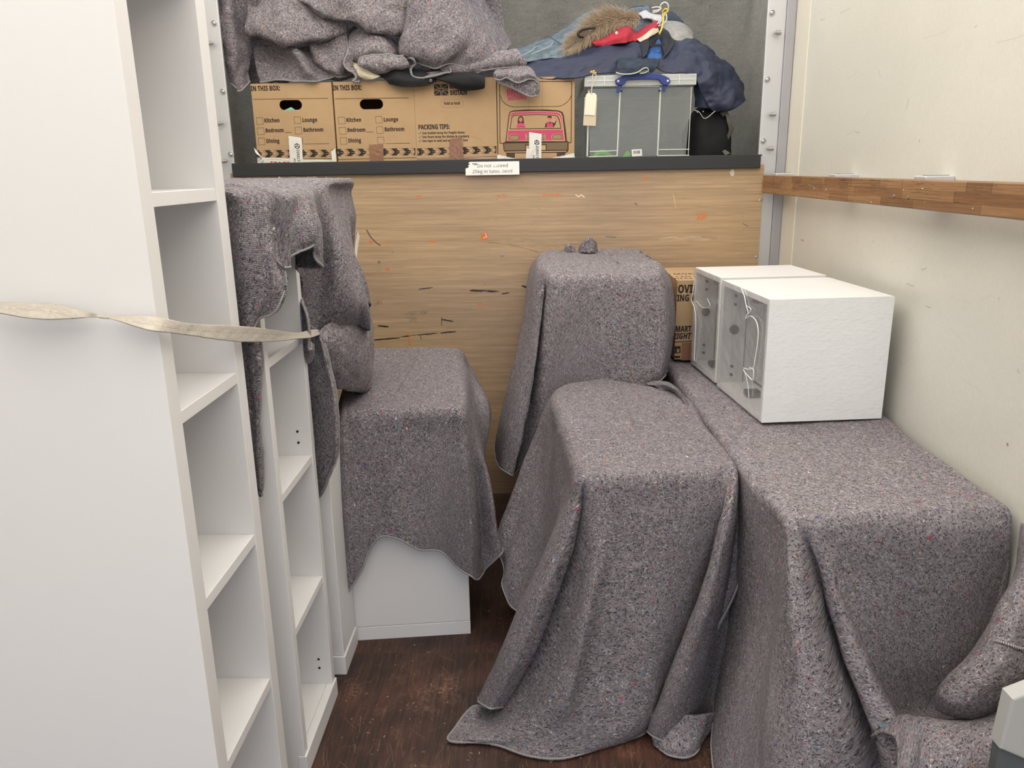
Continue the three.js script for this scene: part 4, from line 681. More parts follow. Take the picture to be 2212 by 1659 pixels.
// canvas of a frontal face whose corners are given as x0, x1, y0, y1 (metres) at depth z: drawing in photograph pixels
function facePainter(x, W, H, x0, x1, y0, y1, z) {
  const at = (px, py) => { const q = onZ(px, py, z); return [(q.x - x0) / (x1 - x0) * W, (1 - (q.y - y0) / (y1 - y0)) * H]; };
  const path = (pts) => { x.beginPath(); pts.forEach((p, i) => { const [a, b] = at(...p); i ? x.lineTo(a, b) : x.moveTo(a, b); }); };
  return {
    at,
    line: (pts, w, col) => { path(pts); x.strokeStyle = col; x.lineWidth = w; x.stroke(); },
    fill: (pts, col) => { path(pts); x.closePath(); x.fillStyle = col; x.fill(); },
    text: (s, pxl, pyb, pxr, hpx, font, col, turn = 0) => {
      const [a, b] = at(pxl, pyb), [a2] = at(pxr, pyb), [, b2] = at(pxl, pyb - hpx), size = (b - b2) / 0.72;
      x.save(); x.translate(a, b); x.rotate(turn); x.font = font.replace('#', size.toFixed(1) + 'px'); x.textAlign = 'left'; const w = x.measureText(s).width; x.scale((a2 - a) / w, 1); x.fillStyle = col; x.strokeStyle = col; x.lineWidth = size * 0.05; x.lineJoin = 'round'; x.fillText(s, 0, 0); x.strokeText(s, 0, 0); x.restore();
    },
    round: (pa, pb, r, wid, col, fill) => { const [a, b] = at(...pa), [c, d] = at(...pb); x.beginPath(); x.roundRect(a, b, c - a, d - b, r); if (fill) { x.fillStyle = fill; x.fill(); } if (wid) { x.strokeStyle = col; x.lineWidth = wid; x.stroke(); } },
  };
}
const INK = rgb(44, 28, 22, 0.95), BLACK = rgb(36, 31, 28, 0.97);
function arrowBand(p, xl, xr, yt, yb, slope) {
  const Y = (px, py) => py + (px - xl) * slope;
  p.fill([[xl, Y(xl, yt)], [xr, Y(xr, yt)], [xr, Y(xr, yb)], [xl, Y(xl, yb)]], BLACK);
  const st = 24.2, m = (yt + yb) / 2, C = rgb(...CARD);
  for (let k = -1; k < 9; k++) {
    const a = xl + k * st + 3; const cl = (q) => [Math.min(xr, Math.max(xl, q[0])), q[1]];
    p.fill([[a + 6, Y(a, yt)], [a + 18, Y(a, yt)], [a + 26, Y(a, m)], [a + 18, Y(a, yb)], [a + 6, Y(a, yb)], [a + 13, Y(a, m)]].map(cl), C);
    p.line([[a + 15, Y(a, yt + 0.8)], [a + 23, Y(a, m)], [a + 15, Y(a, yb - 0.8)]].map(cl), 3, INK);
    for (let q = 0; q < 5; q++) { const yy = yt + 3 + q * (yb - yt - 6) / 4, l = [5, 9, 4, 10, 6][q]; p.line([cl([a + 6 - l * 0.2, Y(a, yy)]), cl([a + 9 + l * 0.6, Y(a, yy)])], 3, q % 2 ? BLACK : C); }
  }
}
function movingBox({ label, l, r, topPy, botPy, d = 0.36, paint, hole }) {
  const tl = onZ(l, topPy, BOXZ), br = onZ(r, botPy, BOXZ), x0 = tl.x, x1 = br.x, y0 = SHELF_Y + 0.001, y1 = tl.y, W = 720, H = Math.round(720 * (y1 - y0) / (x1 - x0));
  const b = thing('moving_box', label, 'box', [(x0 + x1) / 2, y0, BOXZ], 0, undefined);
  const [c, x] = cardCanvas(W, H); const p = facePainter(x, W, H, x0, x1, y0, y1, BOXZ); paint(p, x);
  const cx = (x0 + x1) / 2, s = new THREE.Shape(); s.moveTo(x0 - cx, 0); s.lineTo(x1 - cx, 0); s.lineTo(x1 - cx, y1 - y0); s.lineTo(x0 - cx, y1 - y0); s.closePath();
  if (hole) { const a = onZ(hole[0], hole[1], BOXZ), e = onZ(hole[2], hole[3], BOXZ), hp = new THREE.Path(), hr = Math.abs(a.y - e.y) / 2, my = (a.y + e.y) / 2 - y0; hp.absarc(a.x - cx + hr, my, hr, Math.PI / 2, Math.PI * 1.5, false); hp.absarc(e.x - cx - hr, my, hr, -Math.PI / 2, Math.PI / 2, false); s.holes.push(hp); }
  const g = new THREE.ExtrudeGeometry(s, { depth: 0.004, bevelEnabled: false }).translate(0, 0, -0.004), uv = g.attributes.uv, q = g.attributes.position;
  for (let i = 0; i < q.count; i++) uv.setXY(i, (q.getX(i) + cx - x0) / (x1 - x0), q.getY(i) / (y1 - y0));
  part('printed_panel', g, std({ map: texOf(c, { repeat: false }), roughness: 0.82 }), b);
  const w = (x1 - x0) / 2, h = y1 - y0;
  part('carton_walls', merge([box(-w, -w + 0.004, 0, h, -d, -0.004), box(w - 0.004, w, 0, h, -d, -0.004), box(-w, w, 0, 0.004, -d, -0.004), box(-w, w, 0, h, -d, -d + 0.004)]), M.card, b);
  part('lid_flap', box(-w, -0.001, h - 0.004, h, -d, -0.001), M.card, b); part('lid_flap', box(0.001, w, h - 0.004, h, -d, -0.001), M.card, b);
  return { b, x0, x1, y0, y1, cx };
}
// tape stuck on a box face: corner pixels, slightly creased
function tape(par, name, pts, mat, dz = 0.0012) {
  const o = par.position, q = pts.map(([px, py]) => onZ(px, py, BOXZ).sub(o)); reseed(pts[0][0] * 7 | 0);
  const n = 8, ribs = []; for (let i = 0; i <= n; i++) { const u = i / n, r = []; for (let j = 0; j <= n; j++) { const v = j / n; const a = q[0].clone().lerp(q[1], u), b = q[3].clone().lerp(q[2], u), m = a.lerp(b, v); m.z = dz + rr(0, 0.0012); r.push(m); } ribs.push(r); }
  const s = loft(ribs, { nu: 24, nv: 24, thick: 0.0003, wrinkle: 0, world: false });
  const g = s.geometry, uv = g.attributes.uv, cnt = 25 * 25; for (let k = 0; k < uv.count; k++) { const m = k % cnt; uv.setXY(k, (m % 25) / 24, 1 - Math.floor(m / 25) / 24); }
  return part(name, g, mat, par);
}
function directTape(w, h, cut) {
  const [c, x] = canvas(w, h); x.fillStyle = '#e2e0dc'; x.fillRect(0, 0, w, h);
  reseed(w + h); for (let i = 0; i < 26; i++) { x.strokeStyle = rgb(190, 188, 184, 0.4); x.lineWidth = rr(1, 4); x.beginPath(); x.moveTo(rr(0, w), rr(0, h)); x.lineTo(rr(0, w), rr(0, h)); x.stroke(); }
  x.save(); x.translate(w * 0.62, h * 0.34); x.strokeStyle = '#1d1d20'; x.lineWidth = w * 0.055; x.beginPath(); for (let k = 0; k <= 6; k++) { const a = k * Math.PI / 3 + Math.PI / 6, r = w * 0.19; k ? x.lineTo(r * Math.cos(a), r * Math.sin(a)) : x.moveTo(r * Math.cos(a), r * Math.sin(a)); } x.stroke(); for (const a of [Math.PI / 6, Math.PI * 5 / 6, -Math.PI / 2]) { x.beginPath(); x.moveTo(0, 0); x.lineTo(w * 0.19 * Math.cos(a), w * 0.19 * Math.sin(a)); x.stroke(); } x.restore();
  x.save(); x.translate(w * 0.55, h * 0.46); x.rotate(Math.PI / 2); x.fillStyle = '#1d1d20'; x.font = `bold ${w * 0.3}px sans-serif`; const m = x.measureText('DIRECT').width; x.scale(h * 0.46 / m, 1); x.fillText('DIRECT', 0, 0); x.restore();
  x.save(); x.translate(w * 0.30, h * 0.80); x.rotate(Math.PI / 2); x.fillStyle = '#2a2a2e'; x.font = `bold ${w * 0.19}px sans-serif`; x.fillText('BOXES', 0, 0); x.restore();
  return std({ map: texOf(c, { repeat: false }), roughness: 0.35 });
}
const whiteTape = (() => { const [c] = pixelCanvas(256, 64, (i, j) => { const n = fbm(i / 20, j / 12, 5, 3); const k = 1 + 0.06 * n; return [226 * k, 225 * k, 221 * k]; }); return std({ map: texOf(c, { repeat: false }), roughness: 0.35 }); })();
function roomsPrint(dx, dy, s) { // «IN THIS BOX» panel; offsets in photograph pixels from the first box
  return (p) => {
    const T = (px, py) => [560 + (px - 560) * s + dx, py + dy + (px - 560) * 0];
    const tx = (str, a, b, c, h, f, col = INK) => p.text(str, T(a, b)[0], T(a, b)[1], T(c, b)[0], h, f, col);
    tx('IN THIS BOX:', 542.5, 196.5, 605.5, 10.5, 'bold # sans-serif');
    p.line([T(546.5, 214.5), T(708, 212.5)], 4.5, INK);
    const cb = (px, py) => p.line([T(px, py), T(px + 13.8, py - 0.4), T(px + 15.6, py + 14), T(px + 1.6, py + 14.6), T(px, py), T(px + 13.8, py - 0.4)], 2.6, INK);
    cb(553.5, 254.5); cb(555.5, 276.5); cb(557.5, 298.5); cb(635, 252.5); cb(637, 275); cb(639, 297.5);
    const F = 'bold # sans-serif';
    tx('Kitchen', 571, 264.5, 604.5, 8.4, F); tx('Bedroom', 573.5, 286.2, 613.5, 8.4, F); tx('Dining', 575.5, 309, 604, 8.4, F);
    tx('Lounge', 653, 263.5, 685.5, 8.4, F); tx('Bathroom', 655, 284.8, 699, 8.4, F);
    p.line([T(615.5, 286.3), T(630, 286)], 4, INK); p.line([T(658, 311.2), T(711, 310.2)], 4, INK);
  };
}
{
  const A = movingBox({ label: 'cardboard moving box with room checklist and white fragile tape', l: 541, r: 728, topPy: 181, botPy: 352, hole: [602.5, 216.5, 653, 237], paint: (p, x) => { roomsPrint(0, 0, 1)(p); arrowBand(p, 550, 726, 324.5, 340.5, -0.008); p.line([[556, 344.5], [727, 342.5]], 5, BLACK); } });
  tape(A.b, 'fragile_tape', [[556, 340], [727, 346.5], [729, 356], [557, 357]].map((q) => q), (() => { const [c, x] = canvas(700, 64); x.fillStyle = '#dcdcd6'; x.fillRect(0, 0, 700, 64); x.fillStyle = '#b3222c'; x.font = 'bold 58px sans-serif'; x.fillText('FRAGILE', 110, 72); x.fillStyle = '#1d1d20'; x.font = 'bold 50px sans-serif'; x.fillText('DIRECT', 470, 76); return std({ map: texOf(c, { repeat: false }), roughness: 0.35 }); })(), 0.0014);
  tape(A.b, 'tape_strip', [[623.5, 293.5], [652, 297.5], [655.5, 354], [627.5, 354]], directTape(180, 360), 0.003);
  tape(A.b, 'tape_end', [[716, 327], [725, 321], [728, 354], [718, 352]], whiteTape, 0.003);
  // a torn end of tape sticking out to the side
  const e = A.b.position, tq = [[548, 318], [552, 330], [566, 342], [560, 352]].map(([a, b]) => onZ(a, b, BOXZ + 0.012).sub(e)), tq2 = [[554, 324], [562, 336], [570, 344], [566, 354]].map(([a, b]) => onZ(a, b, BOXZ + 0.003).sub(e));
  const ts = loft([tq, tq.map((v, i) => v.clone().lerp(tq2[i], 0.5).add(V(0, 0, 0.004))), tq2], { nu: 10, nv: 24, thick: 0.0004, wrinkle: 0.001, scale: 60, world: false }); part('tape_end', ts.geometry, whiteTape, A.b);
  // teal corner showing through the hand hole
  const a = onZ(612, 239, BOXZ - 0.012), b = onZ(640, 239, BOXZ - 0.012), c = onZ(629, 231.5, BOXZ - 0.012), sh = new THREE.Shape([new THREE.Vector2(a.x, a.y - 0.12), new THREE.Vector2(b.x, b.y - 0.12), new THREE.Vector2(b.x, b.y), new THREE.Vector2(c.x, c.y), new THREE.Vector2(a.x, a.y)]);
  solo('folder', new THREE.ExtrudeGeometry(sh, { depth: 0.004, bevelEnabled: false }).translate(0, 0, BOXZ - 0.014), std({ color: 0x7ed3c0, roughness: 0.6 }), 'turquoise folder corner seen through the hand hole of a cardboard box', 'folder');

  const B = movingBox({ label: 'cardboard moving box with room checklist and a square of brown tape', l: 718.5, r: 901, topPy: 177, botPy: 351, hole: [776.5, 214.5, 828, 235.5], paint: (p) => { roomsPrint(177, -1, 0.985)(p); arrowBand(p, 727, 897, 322, 337.5, -0.012); p.line([[728, 344.5], [899, 340.5]], 5, BLACK); p.line([[728, 350], [899, 347]], 3, BLACK); } });
  tape(B.b, 'brown_tape', [[797.5, 312], [828, 311.5], [829.5, 349.5], [799.5, 351]], M.brownTape, 0.0014);
  const C = movingBox({ label: 'cardboard moving box with packing tips and a printed union flag', l: 893, r: 1075, topPy: 170, botPy: 349, paint: (p, x) => {
    const f = [937, 182, 968.5, 206.5]; p.fill([[937, 182.3], [968, 181.5], [968.6, 206], [938, 206.6]], BLACK); const C2 = rgb(...CARD);
    p.line([[937.3, 183], [968.3, 205.5]], 5.5, C2); p.line([[968, 182], [938, 206]], 5.5, C2); p.line([[937.5, 194.5], [968.3, 193.8]], 17, C2); p.line([[952.7, 182], [953.3, 206.3]], 17, C2); p.line([[937.5, 194.5], [968.3, 193.8]], 9, BLACK); p.line([[952.7, 182], [953.3, 206.3]], 9, BLACK); p.line([[938, 184], [968, 204.6]], 1.6, BLACK); p.line([[967.4, 183], [939, 205.3]], 1.6, BLACK);
    p.text('MADE IN', 971, 192, 1008, 9.6, 'bold # sans-serif', BLACK); p.text('BRITAIN', 972, 205.5, 1009.5, 10.2, 'bold # sans-serif', BLACK);
    p.round([952.5, 215.5], [1001.5, 231.5], 30, 2.4, rgb(120, 88, 54, 0.7)); p.text('Fold to hold', 959, 226.3, 994, 6, 'bold # sans-serif', INK);
    p.text('PACKING TIPS:', 903.5, 279.8, 972, 10, 'bold # sans-serif', BLACK);
    const tip = (s, y, r) => { p.line([[904.5, y - 3], [906.5, y - 0.3], [910, y - 5.8]], 3, BLACK); p.text(s, 912, y, r, 5, 'bold # sans-serif', INK); };
    tip('Use bubble wrap for fragile items', 290, 1004); tip('Use foam wrap for dishes & crockery', 298.6, 1013.5); tip('Use tape to seal and secure your box', 307, 1010.5);
    p.line([[1014, 294], [1030, 298], [1040, 304], [1046, 310]], 2, rgb(130, 98, 62, 0.7));
    arrowBand(p, 901, 1072, 320.5, 336, -0.028); p.line([[901, 343], [1074, 337]], 4, BLACK);
  } });
  tape(C.b, 'brown_tape', [[902, 343], [1071, 337], [1074, 352], [903, 353]], phys({ color: new THREE.Color(0x9f7f6a), roughness: 0.3, clearcoat: 0.3 }), 0.0012);
  tape(C.b, 'brown_tape', [[972, 300], [998.5, 297], [1002, 346], [971, 348]], M.brownTape, 0.0028);
  const Dx = movingBox({ label: 'cardboard moving box with a pink van front printed on it', l: 1073, r: 1240.5, topPy: 168, botPy: 346, paint: (p, x) => {
    const PINK = rgb(196, 74, 112), D2 = rgb(58, 42, 36), C2 = rgb(200, 164, 122);
    p.line([[1079, 172], [1080, 309], [1088, 310]], 7, D2); p.line([[1235, 176], [1233.5, 308], [1226, 308.5]], 7, D2); p.line([[1078, 176], [1235, 176]], 7, D2);
    p.line([[1081, 206], [1084, 216], [1091, 224], [1100, 229], [1110, 231], [1205, 230], [1216, 227], [1226, 220], [1232, 212], [1234, 206]], 5, D2);
    p.text('GREAT', 1094, 200, 1136, 8, 'bold # sans-serif', PINK, -0.07); p.text('BRITISH', 1095, 208, 1141, 8, 'bold # sans-serif', PINK, -0.07); p.text('MOVING', 1097, 217.5, 1138, 8.6, 'bold # sans-serif', PINK, -0.07);
    for (const q of [1142.5, 1171.5]) for (let y = 172; y < 340; y += 6) p.line([[q, y], [q, y + 3]], 2.2, rgb(74, 52, 36, 0.85));
    p.fill([[1091.5, 308], [1094, 290], [1097, 262], [1099, 247], [1102, 241], [1110, 238.5], [1140, 236.5], [1180, 236.5], [1206, 238.5], [1215, 242], [1218, 250], [1222, 280], [1225, 307]], D2);
    p.fill([[1094, 305], [1099, 262], [1101, 247], [1104, 242.5], [1112, 241], [1160, 239.4], [1204, 241], [1212, 244], [1215, 252], [1221, 305]], C2);
    p.fill([[1096, 304], [1100, 262], [1102.5, 248], [1106, 244], [1114, 242.5], [1160, 241], [1203, 242.5], [1210, 245.5], [1213, 253], [1218.5, 303]], PINK);
    p.fill([[1098, 282], [1102, 255], [1106, 249], [1113, 247], [1160, 245.4], [1200, 247], [1208, 250], [1211, 257], [1215, 280]], C2);
    p.fill([[1100.5, 279.5], [1104.5, 254], [1108, 249.3], [1114, 248.2], [1160, 246.6], [1200, 248.2], [1206, 251], [1209, 258], [1213, 278.5]], D2);
    p.fill([[1102.5, 277.8], [1106, 255], [1109, 251], [1115, 249.8], [1160, 248.2], [1199, 249.8], [1204, 252], [1207, 259], [1211, 276.5]], rgb(...CARD));
    // two people at the windscreen, plainly drawn
    const el = (px, py, rx, ry, col) => { const [a, b] = p.at(px, py), [c] = p.at(px + rx, py), [, d] = p.at(px, py + ry); x.beginPath(); x.ellipse(a, b, c - a, d - b, 0, 0, 7); x.fillStyle = col; x.fill(); };
    el(1125, 259, 6.2, 8.5, D2); p.fill([[1118, 268], [1119, 256], [1131, 256], [1132, 268]], D2); el(1124.8, 258.5, 4, 5, rgb(206, 120, 104)); p.fill([[1115, 276.5], [1117, 268], [1122, 265.5], [1128, 265.5], [1133, 268], [1136, 276.5]], rgb(206, 84, 122)); p.line([[1119.5, 275.5], [1125, 272.5], [1132, 275]], 3.5, D2);
    el(1187.5, 256.5, 4.6, 5.6, rgb(206, 120, 104)); p.fill([[1182.6, 256], [1183, 250.6], [1189, 250], [1192, 251.5], [1191.6, 255], [1184, 254]], D2); p.fill([[1176.5, 275.5], [1179, 266], [1184, 263.5], [1192, 263.5], [1198, 266], [1203, 258], [1204, 256], [1200, 268], [1196, 275]], D2); p.fill([[1180.5, 275], [1181.5, 265], [1186, 264], [1188, 269], [1190, 264], [1194, 265], [1195, 275]], rgb(200, 70, 112)); el(1200.5, 253.8, 3, 3.6, rgb(206, 120, 104));
    for (const [a, b, c, d] of [[1099, 290.5, 1122.5, 303.5], [1191, 289, 1215, 302.5]]) p.round([a, b], [c, d], 32, 0, D2, C2); for (const [a, b, c, d] of [[1101, 292, 1121.5, 302.5], [1193, 290.5, 1213.5, 301]]) p.round([a, b], [c, d], 26, 5, D2, rgb(160, 134, 100));
    p.fill([[1135, 289.5], [1178, 289], [1178.5, 302.5], [1136, 303]], C2); for (const y of [290, 295, 299.5]) p.fill([[1137, y], [1177, y - 0.3], [1177, y + 3], [1137, y + 3.2]], rgb(120, 100, 76));
    p.fill([[1086.5, 309], [1090, 307], [1226, 305], [1228.5, 307], [1228, 325], [1224, 330], [1094, 331.5], [1088, 325]], D2); p.fill([[1089, 310], [1226, 307.5], [1225.5, 323.5], [1089.5, 325]], rgb(122, 104, 80)); p.fill([[1092, 327.6], [1224, 325.6], [1223, 327.6], [1093, 329.6]], C2);
    for (let q = 1091; q < 1225; q += 2.6) p.line([[q, 311], [q, 323.5]], 1, rgb(80, 64, 48, 0.6));
    p.fill([[1134, 312.5], [1180.5, 311.5], [1181, 325.5], [1135, 326.5]], D2); p.fill([[1136, 314.5], [1178.5, 313.5], [1179, 324], [1136.5, 325]], C2);
    for (const q of [1094, 1203]) { p.fill([[q, 330.5], [q + 18, 330], [q + 18, 341], [q, 341.5]], D2); for (let k = 1; k < 6; k++) p.line([[q + k * 3, 331], [q + k * 3, 340]], 1.4, C2); }
  } });
  tape(Dx.b, 'tape_strip', [[1143, 285.5], [1170, 289.5], [1169.5, 347], [1143, 347]], directTape(160, 340), 0.003);
  tape(Dx.b, 'tape_end', [[1137.5, 320], [1144, 322.5], [1144, 347], [1135, 347]], whiteTape, 0.002);
  for (const pts of [[[1074, 334], [1078, 332], [1112, 342.5], [1113, 349], [1075, 349]], [[1181, 343.5], [1220, 338], [1240, 331], [1242.5, 347], [1182, 348]]]) tape(Dx.b, 'tape_end', [pts[0], pts[2], pts[3], pts[4]], whiteTape, 0.0025);
}
// ---------------------------------------------------------------- clear plastic storage box with blue clip handle
{
  const z = BULK - 0.05, F = (px, py, zz = z) => onZ(px, py, zz);
  const y0 = SHELF_Y + 0.001, l = F(1270, 200).x, r = F(1494, 200).x, lb = l + 0.012, rb = r - 0.012, yt = F(1380, 190).y, lid0 = F(1380, 186).y, lid1 = F(1380, 162).y, D = 0.5;
  const t = thing('storage_box', 'clear plastic storage box with blue clip handle, clothes lying on top', 'box', [(l + r) / 2, y0, z]);
  const cx = (l + r) / 2, poly = phys({ color: new THREE.Color().setRGB(0.88, 0.91, 0.92), transmission: 0.88, roughness: 0.24, thickness: 0 }), rimM = phys({ color: new THREE.Color().setRGB(0.88, 0.90, 0.90), transmission: 0.6, roughness: 0.35, thickness: 0 });
  const L = (v) => V(v.x - cx, v.y - y0, v.z - z), pt = (x, y, zz) => V(x - cx, y - y0, zz);
  const q4 = (a, b, c, d) => quad(a, b, c, d);
  const ins = 0.014;
  part('body', merge([
    q4(pt(lb, y0, -ins), pt(rb, y0, -ins), pt(r, yt, 0), pt(l, yt, 0)), q4(pt(lb, y0, -D + ins), pt(rb, y0, -D + ins), pt(r, yt, -D), pt(l, yt, -D)),
    q4(pt(lb, y0, -D + ins), pt(lb, y0, -ins), pt(l, yt, 0), pt(l, yt, -D)), q4(pt(rb, y0, -D + ins), pt(rb, y0, -ins), pt(r, yt, 0), pt(r, yt, -D)), q4(pt(lb, y0 + 0.001, -D + ins), pt(rb, y0 + 0.001, -D + ins), pt(rb, y0 + 0.001, -ins), pt(lb, y0 + 0.001, -ins)),
  ]), poly, t);
  const lx0 = l - 0.014, lx1 = r + 0.014;
  const lid = part('lid', merge([box(lx0 - cx, lx1 - cx, lid0 - y0, lid1 - y0, 0.004, 0.012, 0.002), box(lx0 - cx, lx1 - cx, lid0 - y0, lid1 - y0, -D - 0.012, -D - 0.004), box(lx0 - cx, lx0 - cx + 0.006, lid0 - y0, lid1 - y0, -D, 0.01, 0.002), box(lx1 - cx - 0.006, lx1 - cx, lid0 - y0, lid1 - y0, -D, 0.01, 0.002), box(lx0 - cx, lx1 - cx, lid1 - y0 - 0.005, lid1 - y0, -D - 0.01, 0.011, 0.002)]), rimM, t);
  const ribM = std({ color: new THREE.Color().setRGB(0.72, 0.74, 0.70), roughness: 0.45 });
  for (const px of [1305, 1340, 1433, 1466]) { const a = F(px, 172); part('lid_rib', box(a.x - cx - 0.0012, a.x - cx + 0.0012, lid0 - y0 + 0.003, lid1 - y0 - 0.003, 0.012, 0.0145), ribM, lid); }
  part('lid_rib', box(lx0 - cx + 0.006, lx1 - cx - 0.006, (lid0 + lid1) / 2 - y0 - 0.001, (lid0 + lid1) / 2 - y0 + 0.001, 0.012, 0.0142), ribM, lid);
  // moulded ribs of the body (follow the sloping front)
  const bar = (pa, pb, w = 0.0022) => { const g = new THREE.CylinderGeometry(w, w, 1, 6), a = L(F(...pa, z + 0.001)), b = L(F(...pb, z + 0.001)); for (const q of [a, b]) q.z = -ins * (1 - q.y / (yt - y0)) + 0.001; const d = b.clone().sub(a); g.scale(1, d.length(), 1).applyQuaternion(new THREE.Quaternion().setFromUnitVectors(V(0, 1, 0), d.clone().normalize())).translate((a.x + b.x) / 2, (a.y + b.y) / 2, (a.z + b.z) / 2); return part('body_rib', g, ribM, t); };
  for (const [a, b, w] of [[[1340, 189], [1334, 337], 0.003], [[1427, 189], [1421.5, 336], 0.003], [[1424, 187], [1342, 187], 0.002], [[1272, 196], [1269, 338], 0.0035], [[1274, 327.5], [1334, 325.5], 0.0018], [[1272, 339], [1334, 337], 0.002], [[1424, 323.5], [1490, 322.5], 0.0018], [[1422, 336.5], [1490, 335.5], 0.002], [[1494, 188], [1488, 335], 0.0015]]) bar(a, b, w);
  // blue handle
  const blue = std({ color: new THREE.Color(0x21377f), roughness: 0.4 }), hz = 0.014;
  const hp = (pts) => new THREE.Shape(pts.map(([a, b]) => { const q = F(a, b, z + hz); return new THREE.Vector2(q.x - cx, q.y - y0); }));
  const han = part('handle', new THREE.ExtrudeGeometry(hp([[1331, 181], [1329.5, 174], [1336, 170], [1352, 163], [1372, 159.5], [1395, 158.5], [1418, 160], [1434, 165], [1444, 171], [1446, 177], [1443, 182], [1436, 184.5], [1429, 180], [1424, 173], [1420, 171.5], [1400, 170.5], [1372, 171.5], [1354, 172.5], [1350, 176], [1348, 181], [1340, 184]]), { depth: 0.012, bevelEnabled: true, bevelSize: 0.002, bevelThickness: 0.002, bevelSegments: 2 }).translate(0, 0, hz), blue, t);
  for (const pts of [[[1336, 182], [1346, 182], [1340, 190], [1338, 199], [1332, 199], [1334, 190]], [[1432, 182], [1442, 182], [1438, 190], [1436, 197], [1430, 197], [1433, 190]]]) part('clip_arm', new THREE.ExtrudeGeometry(hp(pts), { depth: 0.007, bevelEnabled: true, bevelSize: 0.001, bevelThickness: 0.001, bevelSegments: 1 }).translate(0, 0, hz - 0.002), blue, t);
  for (const [px, py] of [[1334.5, 176], [1441, 175.5]]) { const q = L(F(px, py, z + hz)); part('pivot_pin', new THREE.CylinderGeometry(0.0038, 0.0038, 0.004, 14).rotateX(Math.PI / 2).translate(q.x, q.y, hz + 0.015), ribM, t); }
  for (const [px, py] of [[1342, 196.5], [1424.5, 196]]) { const q = L(F(px, py)); part('clip_stud', new THREE.SphereGeometry(0.0042, 12, 8).translate(q.x, q.y, 0.003), blue, t); }
  { const [c, x] = canvas(128, 96); x.fillStyle = '#efefec'; x.fillRect(0, 0, 128, 96); reseed(5); let q = 18; while (q < 100) { const w = rr(2, 6); x.fillStyle = '#222'; x.fillRect(q, 18, w, 44); q += w + rr(2, 5); }
    const a = L(F(1366, 338)), b = L(F(1388, 336.5)), d = L(F(1387, 322)), e = L(F(1365, 323)); for (const v of [a, b, d, e]) v.z = -ins * (1 - v.y / (yt - y0)) + 0.002; part('barcode_label', quad(a, b, d, e), std({ map: texOf(c, { repeat: false }), roughness: 0.6 }), t); }
  // green strapping inside
  const gm = std({ color: new THREE.Color(0x76b84a), roughness: 0.6 });
  const ring = new THREE.TorusGeometry(0.034, 0.014, 10, 30, Math.PI * 1.1).rotateY(0.3); const rp = F(1300, 333, z - 0.06); ring.translate(rp.x, y0 + 0.016, z - 0.045);
  solo('green_strap_roll', ring, gm, 'roll of green strapping inside the clear plastic box', 'strap');
  const p1 = F(1340, 336, z - 0.05), p2 = F(1358, 313, z - 0.06); const slat = box(-0.011, 0.011, 0, p1.distanceTo(p2), -0.004, 0.004, 0.003).rotateZ(-Math.atan2(p2.x - p1.x, p2.y - p1.y)).translate(p1.x, y0 + 0.012, z - 0.035);
  solo('green_bar', slat, gm, 'flat green bar leaning inside the clear plastic box', 'bar');
  // paper tags on a string
  const g = thing('paper_tags', 'two cream paper tags on a string hanging over the clear box', 'tag');
  const tz = z + 0.02; const tagS = (pts, zz) => new THREE.ExtrudeGeometry(new THREE.Shape(pts.map(([a, b]) => { const q = F(a, b, zz); return new THREE.Vector2(q.x, q.y); })), { depth: 0.001, bevelEnabled: false }).translate(0, 0, zz);
  part('tag', tagS([[1266, 204], [1270, 201], [1285, 201], [1289, 206], [1285, 249.5], [1262, 248]], tz + 0.003), std({ color: 0xe9e4d2, roughness: 0.9 }), g);
  part('tag', tagS([[1263, 210], [1268, 207], [1287, 207], [1290, 212], [1286.5, 272], [1259.5, 271]], tz), std({ color: 0xcfc0a8, roughness: 0.9 }), g);
  part('string', new THREE.TubeGeometry(new THREE.CatmullRomCurve3([[1277, 204, tz + 0.006], [1278, 190, tz + 0.006], [1280, 170, tz + 0.006], [1281, 160, tz], [1288, 161, tz], [1284, 174, tz + 0.006], [1279, 190, tz + 0.006], [1277.5, 204, tz + 0.006]].map(([a, b, c]) => F(a, b, c))), 40, 0.0012, 5), std({ color: 0xd8d0bc, roughness: 0.9 }), g);
  const kn = F(1281, 156, z + 0.015); part('toggle', merge([new THREE.SphereGeometry(0.006, 10, 8).translate(kn.x - 0.006, kn.y, z + 0.012), new THREE.SphereGeometry(0.0055, 10, 8).translate(kn.x + 0.003, kn.y + 0.003, z + 0.012), new THREE.CylinderGeometry(0.004, 0.004, 0.02, 8).rotateZ(1.4).translate(kn.x + 0.002, kn.y - 0.002, z + 0.013)]), std({ color: 0xc7a052, roughness: 0.4, metalness: 0.4 }), g);
}
